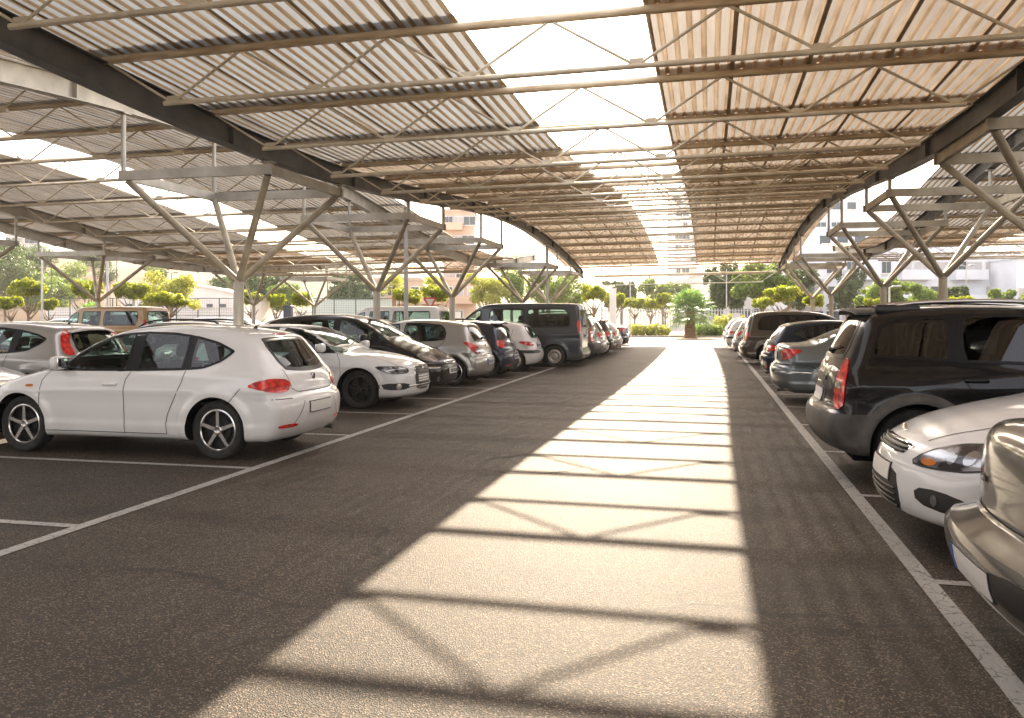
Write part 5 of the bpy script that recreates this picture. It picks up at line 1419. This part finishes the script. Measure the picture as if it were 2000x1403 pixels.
def topiary(w, h, zc, seed):
    rr = random.Random(seed); bl = [(0, 0, zc, w * .55, w * .55, h * .6)]
    for k in range(17):
        a = 2 * PI * k * .618; q = rr.uniform(.35, .82)
        bl.append((math.cos(a) * w * q, math.sin(a) * w * q, zc + rr.uniform(-.45, .6) * h * (1.1 - q * .6), w * rr.uniform(.16, .36), w * rr.uniform(.16, .36), h * rr.uniform(.22, .46)))
    return bl
# clipped ficus trees: (photo column, distance, crown centre height, half width, half height)
TOP = [(55, 62, 3.5, 1.45, .8), (165, 60, 3.4, 1.25, .9), (255, 63, 3.4, 1.35, .85), (330, 60, 2.7, 1.5, .9), (490, 66, 2.9, .95, .65), (540, 66, 2.75, .8, .55), (587, 64, 2.8, .85, .75),
       (797, 60, 2.9, 1.15, .8), (855, 58, 3.0, 1.1, .85), (1160, 72, 3.5, 1.25, .85), (1200, 76, 3.0, 1.0, .8), (1240, 80, 2.7, 1.1, .75), (1272, 84, 2.7, 1.0, .7), (1300, 74, 3.0, .9, .6),
       (1530, 66, 3.2, 1.5, 1.1), (1490, 72, 2.6, 1.0, .8), (1590, 60, 2.6, .8, .6), (1710, 56, 2.3, .75, .6), (1880, 58, 2.4, .9, .5), (20, 58, 2.4, .8, .5), (95, 60, 2.3, .7, .45)]
protos = []
for k in range(4):
    root = empty('clipped_ficus', (0, 0, -50)); m = MB()
    limbs(m, (0, 0, -.05), 1.9, .10, 8, .8, seed=k + 3); m.build('trunk', M_BARK, root)
    leaf_obj('crown', topiary(1.2, .8, 2.9, k), 6000, .075, M_FICUS, root, core=.25); protos.append(root)
where = ['below the left hillside', 'under the left-hand column', 'left of the yellow shrub', 'above the tan camper van', 'left of the slim pair', 'right of the slim pair', 'before the tennis fence',
         'left of the give way sign', 'behind the give way sign', 'above the tail of the passenger van', 'second in the line right of the passenger van', 'third in the line right of the passenger van', 'fourth in the line right of the passenger van', 'just left of the palm',
         'above the brown people carrier', 'between the palm and the broad ficus on the right', 'small, under the right-hand far column', 'small, before the black off-road car roof', 'low, behind the roof rails of the black off-road car', 'low, at the far left edge', 'low and small, second from the left edge']
for i, (px, d, zc, w, h) in enumerate(TOP):
    o = protos[i] if i < 4 else copy_tree(protos[i % 4])
    p = at(px, d); s = w / 1.2
    o.location = (p.x, p.y, 0); o.scale = (s, s, zc / 2.9); o.rotation_euler = (0, 0, i * 1.3)
    tag(o, 'clipped round ficus tree ' + where[i], 'tree', 'clipped ficus trees round the car park')
# palm
def palm(loc, th, tr, nf, fl, label, seed, mat=M_PALML):
    rr = random.Random(seed); root = empty('fan_palm', loc); tag(root, label, 'palm tree')
    m = MB(); prof = []
    for i in range(22):
        z = th * i / 21; q = 1 - .35 * (i / 21) + (.12 if i < 2 else 0)
        prof.append((tr * q + (.035 if i % 2 else 0), z))
    n = 18; vs = []
    for r_, z in prof:
        for k in range(n): a = 2 * PI * k / n + (.17 if int(z * 9) % 2 else 0); vs.append((r_ * math.cos(a) * (1 + .05 * rr.random()), r_ * math.sin(a), z))
    m.add(vs, [(j * n + k, j * n + (k + 1) % n, (j + 1) * n + (k + 1) % n, (j + 1) * n + k) for j in range(21) for k in range(n)], 0, False)
    for i in range(90):    # cut leaf bases
        a = rr.uniform(0, 2 * PI); z = rr.uniform(.1, th); q = tr * (1 - .35 * z / th)
        m.tube((q * .9 * math.cos(a), q * .9 * math.sin(a), z), ((q + .05) * math.cos(a), (q + .05) * math.sin(a), z + .11), .035, .02, n=5)
    m.build('trunk', M_PBARK, root)
    for f in range(nf):
        a = 2 * PI * f * .618; el = R(-35 + 120 * ((f + .5) / nf))       # low to high
        g = MB(); pl = fl * rr.uniform(.5, .62)
        d = Vector((math.cos(a) * math.cos(el), math.sin(a) * math.cos(el), math.sin(el)))
        base = Vector((0, 0, th)); tip = base + d * pl + Vector((0, 0, -.06))
        g.path([base, (base + tip) / 2 + Vector((0, 0, .06)), tip], [.03, .022, .014], 5)
        side = d.cross(Vector((0, 0, 1)));
        if side.length < .1: side = Vector((1, 0, 0))
        side.normalize(); up = side.cross(d)
        nb = 22
        for k in range(nb):
            t = R(-125 + 250 * k / (nb - 1)); dd = (d * math.cos(t) + side * math.sin(t)).normalized()
            ln = fl * .55 * (1 - .25 * abs(t) / 2.2) * rr.uniform(.85, 1.1); wv = dd.cross(up).normalized() * (.035 * fl / 1.6)
            p1 = tip + dd * ln * .55 + up * .02; p2 = tip + dd * ln + Vector((0, 0, -.22 * ln * rr.uniform(.6, 1.6)))
            g.add([tip, p1 + wv, p1 - wv, p2], [(0, 1, 2), (1, 3, 2)])
        g.build('frond', mat, root)
    return root
p = at(1348, 60.3); palm((p.x, p.y, .0), 1.85, .40, 50, 1.95, 'stout fan palm at the end of the middle aisle', 5)
for px, d, hh, lb, sd in ((180, 57, 2.0, 'small fan palm under the left-hand column', 8), (770, 75, 5.6, 'tall dry palm behind the straight galvanised pole', 9), (845, 80, 5.8, 'tall yellowing palm behind the give way sign', 10)):
    p = at(px, d); palm((p.x, p.y, 0), hh * .72, .2, 26, 1.3 if hh < 3 else 1.5, lb, sd, M_PALML if hh < 3 else M_YEL)
# shrubs and hedges
def shrub(px, d, w, h, label, mat=M_YEL, n=2600):
    p = at(px, d); root = empty('shrub', (p.x, p.y, 0)); tag(root, label, 'shrub')
    bl = [((k - 2) * w * .42, rng.uniform(-.3, .3), h * .5, w * .32, .8, h * rng.uniform(.42, .56)) for k in range(5)]
    m = MB()
    for k in range(9): m.path([(rng.uniform(-w * .6, w * .6), 0, 0), (rng.uniform(-w, w) * .8, 0, h * .7)], [.03, .012], 5)
    m.build('stems', M_BARK, root); leaf_obj('foliage', bl, n, .09, mat, root, core=.2)
shrub(1270, 64, 1.35, .95, 'yellow-green flowering shrub left of the stout fan palm')
shrub(1385, 64, .9, .95, 'dark green shrub right of the stout fan palm', M_MIDL)
shrub(1425, 70, 1.2, 1.7, 'yellow-green bush behind the far white cars on the right')
# big trees behind
BIG = [(10, 120, 7.5, 5.5, 4.5, M_DARKL, 'large dark pine-like tree at the far left edge'), (45, 135, 8.5, 5.5, 4.2, M_DARKL, 'large dark tree on the left hillside, second from the edge'), (100, 125, 5.0, 4.8, 3.0, M_MIDL, 'grey-green tree on the hillside right of the large dark ones'),
       (330, 72, 3.6, 2.9, 1.6, M_YEL, 'pale yellow-green tree behind the tan camper van'), (425, 105, 4.6, 2.4, 2.0, M_DARKL, 'dark round tree behind the white hall'), (500, 110, 4.8, 3.6, 2.2, M_DARKL, 'dark tree behind the tennis fence, left part'), (560, 108, 4.0, 2.5, 2.0, M_MIDL, 'green tree behind the tennis fence, middle'),
       (690, 105, 4.6, 3.2, 2.1, M_DARKL, 'dark tree behind the tennis fence, right part'), (950, 90, 4.2, 2.6, 2.0, M_YEL, 'pale green tree above the nose of the passenger van'), (1000, 95, 5.0, 2.6, 2.6, M_MIDL, 'tall loose tree above the passenger van'), (1060, 92, 4.4, 2.8, 2.2, M_MIDL, 'bushy tree above the tail of the passenger van'), (1110, 96, 4.3, 2.6, 2.1, M_MIDL, 'green tree right of the bushy one above the passenger van'),
       (1215, 120, 4.4, 3.0, 2.2, M_DARKL, 'hazy tree left of the palm behind the fence'), (1295, 118, 4.2, 3.4, 2.4, M_MIDL, 'hazy broad tree just left of the palm'), (1405, 90, 4.0, 1.6, 2.6, M_DARKL, 'dark narrow tree right of the palm'), (1430, 92, 4.6, 1.8, 3.0, M_DARKL, 'dark cypress-like tree right of the palm'),
       (1490, 86, 5.0, 3.4, 2.0, M_MIDL, 'large round tree before the white apartment block'), (1560, 90, 4.2, 2.2, 2.4, M_DARKL, 'dark tree between the right-hand columns'), (1655, 88, 3.9, 2.0, 2.4, M_DARKL, 'dark tree left of the broad trimmed one'), (1725, 70, 3.3, 2.1, 1.5, M_MIDL, 'broad trimmed tree before the apartment block'),
       (1805, 76, 3.0, 1.9, 1.5, M_MIDL, 'round green bush before the apartment block'), (1870, 80, 3.0, 1.5, 1.3, M_DARKL, 'dark bush right of the right-hand trunk'), (1950, 82, 2.8, 1.7, 1.3, M_MIDL, 'green bush near the right edge'), (2020, 80, 3.0, 2.0, 1.5, M_MIDL, 'green bush cut by the right edge')]
for i, (px, d, zc, w, h, mt, lb) in enumerate(BIG):
    p = at(px, d); bl = [(0, 0, zc, w * .7, w * .6, h * .75)]
    for k in range(18):
        a = rng.uniform(0, 2 * PI); q = rng.uniform(.35, .95)
        bl.append((math.cos(a) * w * q, math.sin(a) * w * q * .8, zc + rng.uniform(-.7, .8) * h, w * rng.uniform(.14, .38), w * rng.uniform(.14, .38), h * rng.uniform(.16, .42)))
    tree('broadleaf_tree', (p.x, p.y, 0), max(1.2, zc - h * .6), .16, bl, 9000 if w < 4 else 12000, .11 if w < 3 else .17, mt, lb, group='trees beyond the car park', seed=i, core=.3)

# ---------------------------------------------------------------- hill and far town
def hill(name, pts, depth0, depth1, mat, kind='structure'):
    """ridge given as photo columns and heights at a distance; a solid slope down to the ground in front and behind"""
    nx = 60; ny = 14; px = np.linspace(pts[0][0], pts[-1][0], nx); hh = np.interp(px, [p[0] for p in pts], [p[1] for p in pts])
    vs = []
    for j in range(ny + 1):
        t = j / ny; d = depth0 + (depth1 - depth0) * t; f = math.sin(min(1, t * 1.25) * PI / 2) if t < .8 else max(0, 1 - ((t - .8) / .2) ** 2)
        for i in range(nx):
            q = at(px[i], d); n_ = 1.0 * math.sin(i * .9 + j * 2.1) + .8 * math.sin(i * .37 - j)
            vs.append((q.x, q.y, hh[i] * f + n_ * f * min(1, hh[i] / 12) - .05))
    g = MB(); g.add(vs, [(j * nx + i, j * nx + i + 1, (j + 1) * nx + i + 1, (j + 1) * nx + i) for j in range(ny) for i in range(nx - 1)], 0, True)
    return tag(g.build(name, mat), kind=kind)
M_HILL = noisy('dry_hillside', (.10, .065, .042), (.24, .165, .11), .05, .95, detail=9, bump=.3, bscale=.6)
M_HILLG = noisy('scrub_hill', (.10, .11, .07), (.22, .21, .15), .03, .95, detail=9)
hill('hillside', [(-700, 15), (-200, 15), (60, 14.5), (250, 12), (420, 7.5), (560, 4), (700, 1)], 125, 210, M_HILL)
hill('distant_hills', [(-600, 40), (300, 45), (560, 50), (700, 42), (900, 20), (1150, 16), (1350, 12), (1600, 6)], 380, 620, M_HILLG)
# scrub trees on the hill
for i in range(26):
    px = rng.uniform(-40, 560); t = rng.uniform(.12, .7); d = 125 + 85 * t; hb = np.interp(px, [-200, 60, 250, 420, 560], [15, 14.5, 12, 7.5, 4]) * math.sin(min(1, t * 1.25) * PI / 2)
    p = at(px, d); w = rng.uniform(1.2, 2.6)
    nm = ['small', 'broad', 'low', 'rounded', 'thin'][i % 5]
    tree('scrub_tree', (p.x, p.y, hb - .3), w * .6, .12, [(0, 0, w * .9, w, w, w * .7), (w * .5, 0, w * .6, w * .6, w * .6, w * .5), (-w * .5, .2, w * .7, w * .5, w * .6, w * .5)], 1500, .17, M_DARKL if i % 2 else M_MIDL,
         'olive green scrub tree dotted over the dry hillside', group='scrub trees on the hillside', seed=i + 40)

M_WALLW = noisy('white_render', (.62, .61, .60), (.74, .73, .72), .5, .85)
M_WALLB = noisy('bluish_white_render', (.66, .69, .75), (.76, .79, .84), .4, .85)
M_WALLT = noisy('pinkish_render', (.50, .36, .27), (.62, .47, .36), .4, .85)
M_WIN = simple('window_dark', (.05, .07, .09), .12)
M_SHUT = noisy('roller_shutter', (.42, .40, .40), (.52, .50, .50), 2, .6, stretch=(1, 1, 12))
M_AWN = simple('awning', (.45, .22, .15), .8)
def building(name, px0, px1, d, h, mat, label, floors, cols, depth=12, winw=1.5, winh=1.3, balcony=False, roofbox=None, yaw=0, base=0.0, shut=.3, seed=1, cat='building', split=1):
    rr = random.Random(seed); a = at(px0, d); b = at(px1, d); w = (b - a).length; c = (a + b) / 2
    ang = math.atan2(b.y - a.y, b.x - a.x)
    root = empty(name, (c.x, c.y, base), ang + yaw); tag(root, label, cat)
    m = MB(); fh = h / floors
    m.box((0, depth / 2, h / 2), (w, depth, h)); m.box((0, depth / 2, h + .2), (w + .24, depth + .24, .4)); m.build('wall', mat, root)
    cw = w / cols
    for f in range(floors):
        for k in range(cols):
            if rr.random() < .08: continue
            x = -w / 2 + cw * (k + .5) + rr.uniform(-.1, .1) * cw; z = fh * (f + .52)
            ww = winw * rr.choice((.7, 1, 1.2))
            fr = MB(); fr.box((x, -.03, z), (ww + .16, .06, winh + .16)); fr.box((x, -.05, z - winh / 2 - .12), (ww + .3, .16, .07)); fo = fr.build('window', M_WALLW, root)
            g = MB(); sh_ = rr.random() < shut
            for q in range(2): g.box((x + (q - .5) * ww / 2, -.065, z), (ww / 2 - .05, .02, winh - .05))
            g.build('pane', M_SHUT if sh_ else M_WIN, fo)
        if balcony:
            for k in range(0, cols - 1, 3):
                x = -w / 2 + cw * (k + 1); z = fh * f + .1
                bb = MB(); bb.box((x, -.7, z), (cw * 1.8, 1.4, .16)); bb.box((x, -1.36, z + .55), (cw * 1.8, .1, .95)); bb.box((x - cw * .9 + .05, -.7, z + .55), (.1, 1.3, .95)); bb.box((x + cw * .9 - .05, -.7, z + .55), (.1, 1.3, .95)); bb.build('balcony', mat, root)
    if roofbox:
        for (x, ww, hh) in roofbox:
            r_ = MB(); r_.box((x * w, depth * .55, h + .4 + hh / 2), (ww * w, depth * .6, hh)); r_.box((x * w, depth * .55, h + .4 + hh + .1), (ww * w + .4, depth * .6 + .4, .2)); ro = r_.build('roof_room', mat, root)
            for q in range(3): g = MB(); g.box((x * w + (q - 1) * ww * w * .28, depth * .25 - .02, h + .4 + hh * .55), (1.2, .06, 1.0)); g.build('window', M_WIN, ro)
    return root
building('apartment_block', 1540, 1990, 95, 8.3, M_WALLB, 'long bluish-white apartment block behind the trees on the right', 3, 13, balcony=True, roofbox=[(-.22, .28, 2.9), (.2, .2, 2.6)], shut=.35)
building('apartment_block', 1985, 2250, 90, 7.6, M_WALLB, 'lower bluish-white block at the right edge', 3, 7, seed=4)
building('apartment_block', 1560, 1740, 118, 15.4, M_WALLW, 'stepped white block with roof rooms, seen through the roof gap on the right', 5, 6, seed=5, roofbox=[(0, .6, 2.6)])
building('apartment_block', 1385, 1545, 105, 6.8, M_WALLW, 'low white block behind the dark trees right of the palm', 2, 6, seed=6)
building('tower_block', 1318, 1362, 210, 31, M_WALLB, 'tall hazy bluish tower standing in the open roof slot', 11, 3, seed=7, depth=10)
building('apartment_block', 866, 926, 130, 17.5, M_WALLT, 'tall pinkish apartment block beyond the second and third columns', 6, 3, balcony=True, seed=8)
building('apartment_block', 690, 930, 112, 6.2, M_WALLT, 'low terrace of pinkish flats behind the tall dry palm', 2, 11, balcony=True, seed=9)
building('house', 10, 75, 190, 4.5, M_WALLW, 'white house on top of the left hillside', 2, 5, seed=10, base=15, cat='house', depth=8)
building('house', 150, 205, 200, 4.0, M_WALLT, 'pinkish house on the ridge, right of the white hillside house', 1, 4, seed=11, base=13, cat='house', depth=8)
building('house', 278, 330, 190, 4.0, M_WALLT, 'small tan house low on the hillside beside the white hall', 1, 3, seed=12, base=9, cat='house', depth=8)
# white hall with a shallow curved roof
a = at(235, 100); b = at(480, 100); w = (b - a).length; c = (a + b) / 2
root = empty('sports_hall', (c.x, c.y, 0), math.atan2(b.y - a.y, b.x - a.x)); tag(root, 'white hall with a low curved roof left of the nearest column', 'hall')
m = MB(); m.box((0, 9, 1.9), (w, 18, 3.8)); m.build('wall', M_WALLW, root)
m = MB(); n = 24; vs = []
for i in range(n + 1):
    t = i / n; x = -w / 2 - .3 + (w + .6) * t; z = 3.8 + 1.9 * math.sin(PI * min(1, t * 1.0)) ** .8 * (1 - .35 * t)
    vs += [(x, -.3, z), (x, 18.3, z), (x, -.3, z - .2 if 0 < i < n else 3.75), (x, 18.3, z - .2 if 0 < i < n else 3.75)]
fs = []
for i in range(n): q = 4 * i; fs += [(q, q + 4, q + 5, q + 1), (q + 2, q + 3, q + 7, q + 6), (q, q + 2, q + 6, q + 4)]
m.add(vs, fs); m.add([(-w / 2, 0, 3.8)] + [(-w / 2 + w * i / n, 0, 3.8 + 1.7 * math.sin(PI * i / n) ** .8 * (1 - .35 * i / n)) for i in range(n + 1)] + [(w / 2, 0, 3.8)], [tuple(range(n + 3))])
m.build('roof', M_WALLW, root)
for k in range(9):
    g = MB(); x = -w / 2 + w * (k + .7) / 9.4; g.box((x, -.03, 2.2), (.7, .06, 1.5)); g.build('window', M_WIN, root)

# ---------------------------------------------------------------- fences, walls, posts, signs
M_MESH = None
def mesh_fence(px0, px1, d, h, label, dark=True, nposts=12):
    a = at(px0, d); b = at(px1, d); w = (b - a).length; ang = math.atan2(b.y - a.y, b.x - a.x); c = (a + b) / 2
    root = empty('mesh_fence', (c.x, c.y, 0), ang); tag(root, label, 'fence')
    mt = M_GREENP if dark else M_PALEP
    for k in range(nposts + 1):
        g = MB(); x = -w / 2 + w * k / nposts; g.tube((x, 0, 0), (x, 0, h), .05, n=8); g.build('fence_post', mt, root)
    g = MB(); g.tube((-w / 2, 0, h - .03), (w / 2, 0, h - .03), .035, n=6); g.tube((-w / 2, 0, h * .5), (w / 2, 0, h * .5), .02, n=6); g.build('rail', mt, root)
    g = MB(); nx = int(w / .22)
    for k in range(nx): x = -w / 2 + w * k / nx; g.add([(x - .006, 0, .05), (x + .006, 0, .05), (x + .006, 0, h - .05), (x - .006, 0, h - .05)], [(0, 1, 2, 3)])
    for k in range(int(h / .22)): z = .1 + .22 * k; g.add([(-w / 2, .01, z - .006), (w / 2, .01, z - .006), (w / 2, .01, z + .006), (-w / 2, .01, z + .006)], [(0, 1, 2, 3)])
    g.build('wire_mesh', mt, root)
mesh_fence(95, 470, 78, 3.2, 'green mesh fence behind the clipped trees on the left', nposts=9)
mesh_fence(610, 780, 78, 3.2, 'tall green mesh fence with white screens behind the third column', nposts=4)
mesh_fence(640, 725, 88, 6.6, 'very tall tennis court fence behind the second column', nposts=2)
def low_wall(px0, px1, d, h, label, mat=M_WALLW, name='boundary_wall', z0=0, th=.25):
    a = at(px0, d); b = at(px1, d); w = (b - a).length; c = (a + b) / 2
    root = MB(); root.box((0, 0, h / 2), (w, th, h)); root.box((0, 0, h + .04), (w + .06, th + .1, .08))
    o = root.build(name, mat); o.location = (c.x, c.y, z0); o.rotation_euler = (0, 0, math.atan2(b.y - a.y, b.x - a.x)); return tag(o, label, 'wall')
low_wall(90, 470, 82, 2.3, 'long white wall behind the green mesh fence on the left')
low_wall(560, 900, 84, 1.9, 'white wall behind the tennis fence and the give way sign')
low_wall(612, 775, 80, 3.0, 'pale wind screen wall inside the tennis fence', simple('pale_screen', (.55, .62, .58), .7))
low_wall(1130, 1560, 86, .5, 'low pale plinth wall beyond the palm')
# slatted fence behind the palm: individual pale pickets are one surface
a = at(1130, 86); b = at(1560, 86); w = (b - a).length; c = (a + b) / 2
root = empty('picket_fence', (c.x, c.y, .5), math.atan2(b.y - a.y, b.x - a.x)); tag(root, 'pale vertical bar fence behind the palm and shrubs', 'fence')
g = MB()
for k in range(int(w / .3)): g.box((-w / 2 + .3 * k, 0, .9), (.10, .04, 1.8))
g.build('pickets', M_PALEP, root); g = MB()
for z in (.15, 1.6): g.box((0, .04, z), (w, .04, .07))
g.build('rail', M_PALEP, root)
for px, d, h, lb in ((1197, 74, 3.9, 'white square pillar right of the passenger van'), (1438, 60, 1.7, 'short white box pillar left of the brown people carrier'), (1831, 50, 2.25, 'short white pillar behind the roof of the black off-road car'), (1340, 95, 3.2, 'pale square pillar behind the palm')):
    p = at(px, d); g = MB(); g.rbox((0, 0, h / 2), (.55, .45, h), .03); g.box((0, 0, h + .03), (.62, .52, .06)); o = g.build('pillar', M_WALLW); o.location = (p.x, p.y, 0); tag(o, lb, 'pillar')
# kerb and planting beyond the car park
def kerb(x0, y0, x1, y1, label_kind='structure'):
    g = MB(); dx, dy = x1 - x0, y1 - y0; L_ = math.hypot(dx, dy); n = int(L_ / 1.0)
    for k in range(n): g.box((-L_ / 2 + (k + .5) * L_ / n, 0, .065), (L_ / n - .012, .16, .13))
    o = g.build('kerb', M_CONC); o.location = ((x0 + x1) / 2, (y0 + y1) / 2, 0); o.rotation_euler = (0, 0, math.atan2(dy, dx)); return tag(o, kind='structure')
kerb(-60, 62.2, 80, 62.2); kerb(-60, 66.5, 80, 66.5)
ground_sheet('planting_strip', -60, 80, 62.3, 66.4, .06, M_EARTH)
ground_sheet('road', -90, 110, 66.6, 84, .0, M_ROAD)
lamps = [(100, 95, 8.0, True, 1.0, 'dark green double lamp post below the hillside at the left'), (228, 95, 8.0, True, .9, 'dark green double lamp post right of the left-hand column'), (215, 110, 7.0, True, .6, 'thinner dark lamp post left of the green double one'), (335, 100, 6.6, True, .4, 'dark lamp post behind the white hall'), (360, 96, 5.2, True, .3, 'short dark post right of the white hall lamp'),
         (82, 58, 6.2, False, 0, 'pale pole at the far left beyond the car roofs'), (210, 50, 6.2, False, 0, 'pale pole beside the left-hand branching column'), (1175, 78, 6.5, False, 0, 'thin pale pole right of the passenger van'), (1231, 80, 6.5, False, .5, 'thin pale lamp post right of the thin pale pole'), (1419, 80, 6.0, False, 0, 'thin pale pole between the palm and the people carrier'), (1887, 84, 6.5, False, .4, 'thin pale lamp post before the apartment block'), (1737, 60, 3.6, False, -.3, 'short pale lamp post behind the third right column')]
for px, d, h, dk, arm, lb in lamps:
    p = at(px, d); lamp_post(p.x, p.y, h, .06 if d > 60 else .08, M_GREENP if dk else M_PALEP, lb, arm=arm, head=arm != 0, cat='street lamp' if arm else 'pole', name='street_lamp' if arm else 'steel_pole')
# give way sign
p = at(840, 50); root = empty('give_way_sign', (p.x, p.y, 0), ALPHA); tag(root, 'red and white give way sign behind the passenger van', 'road sign')
g = MB(); g.tube((0, 0, 0), (0, 0, 2.75), .03, n=10); g.build('post', M_PALEP, root)
def tri(s, y, mat, nm):
    g = MB(); z = 2.4; pts = [(-s, z + s * .58), (s, z + s * .58), (0, z - s * 1.15)]
    g.add([(a_, y, b_) for a_, b_ in pts] + [(a_, y + .012, b_) for a_, b_ in pts], [(0, 2, 1), (3, 4, 5), (0, 1, 4, 3), (1, 2, 5, 4), (2, 0, 3, 5)]); g.build(nm, mat, root)
tri(.42, -.045, simple('sign_red', (.6, .06, .04), .4), 'red_border'); tri(.27, -.06, simple('sign_white', (.75, .72, .7), .4), 'white_face')
# dark litter bin by the fence
p = at(563, 66); g = MB(); g.rbox((0, 0, .95), (.62, .5, 1.5), .05); g.rbox((0, 0, 1.75), (.7, .58, .12), .04); g.tube((0, 0, 0), (0, 0, .3), .05); o = g.build('information_box', simple('dark_blue_box', (.03, .04, .07), .4)); o.location = (p.x, p.y, .55); tag(o, 'dark upright box on a stand by the tennis fence', 'box')

# ---------------------------------------------------------------- light, air, camera
SUNV = Vector((-.106, 1.0, .56)).normalized()
sl = bpy.data.lights.new('sun', 'SUN'); sl.energy = 5.0; sl.angle = R(.55); sl.color = (1.0, .83, .62)
so = bpy.data.objects.new('sun', sl); COL.objects.link(so); so.rotation_euler = SUNV.to_track_quat('Z', 'Y').to_euler()
w = bpy.data.worlds.new('World'); scene.world = w; w.use_nodes = True; nt = w.node_tree
sky = nt.nodes.new('ShaderNodeTexSky'); sky.sky_type = 'NISHITA'; sky.sun_disc = False
sky.sun_elevation = math.asin(SUNV.z); sky.sun_rotation = math.atan2(SUNV.x, SUNV.y)
sky.air_density = 1.0; sky.dust_density = 3.5; sky.ozone_density = 1.0
bg = nt.nodes['Background']
mix = nt.nodes.new('ShaderNodeMix'); mix.data_type = 'RGBA'; mix.blend_type = 'MIX'; mix.inputs['Factor'].default_value = .45
mix.inputs['B'].default_value = (8.2, 7.2, 6.5, 1)      # thin bright overcast veil over the blue
nt.links.new(sky.outputs[0], mix.inputs['A']); nt.links.new(mix.outputs['Result'], bg.inputs[0]); bg.inputs[1].default_value = .13
cam = bpy.data.cameras.new('camera'); co = bpy.data.objects.new('camera', cam); COL.objects.link(co)
cam.sensor_width = 36; cam.sensor_fit = 'HORIZONTAL'; cam.lens = 36 * FPX / 2000; cam.shift_y = (HY - 701.5) / 2000
co.location = (0, 0, H); co.rotation_euler = (PI / 2, 0, ALPHA); cam.clip_end = 3000; cam.clip_start = .05
scene.camera = co
HAZE = 0.00035
if HAZE:
    g = MB(); g.box((0, 330, 58), (2200, 760, 120)); hz = g.build('haze', None); hz.data.materials.clear()
    m = bpy.data.materials.new('thin_haze'); m.use_nodes = True; nt2 = m.node_tree; nt2.nodes.clear()
    o2 = nt2.nodes.new('ShaderNodeOutputMaterial'); pv = nt2.nodes.new('ShaderNodeVolumePrincipled')
    pv.inputs['Color'].default_value = (1, .97, .94, 1); pv.inputs['Density'].default_value = HAZE; pv.inputs['Anisotropy'].default_value = .35
    nt2.links.new(pv.outputs[0], o2.inputs['Volume']); hz.data.materials.append(m); tag(hz, 'thin pale haze in the air', 'haze', kind='stuff')
scene.view_settings.view_transform = 'Standard'; scene.view_settings.look = 'None'; scene.view_settings.gamma = 1
scene.view_settings.exposure = 1.85
scene.cycles.max_bounces = 8; scene.cycles.transparent_max_bounces = 16; scene.cycles.caustics_reflective = False; scene.cycles.caustics_refractive = False
scene.cycles.sample_clamp_indirect = 6
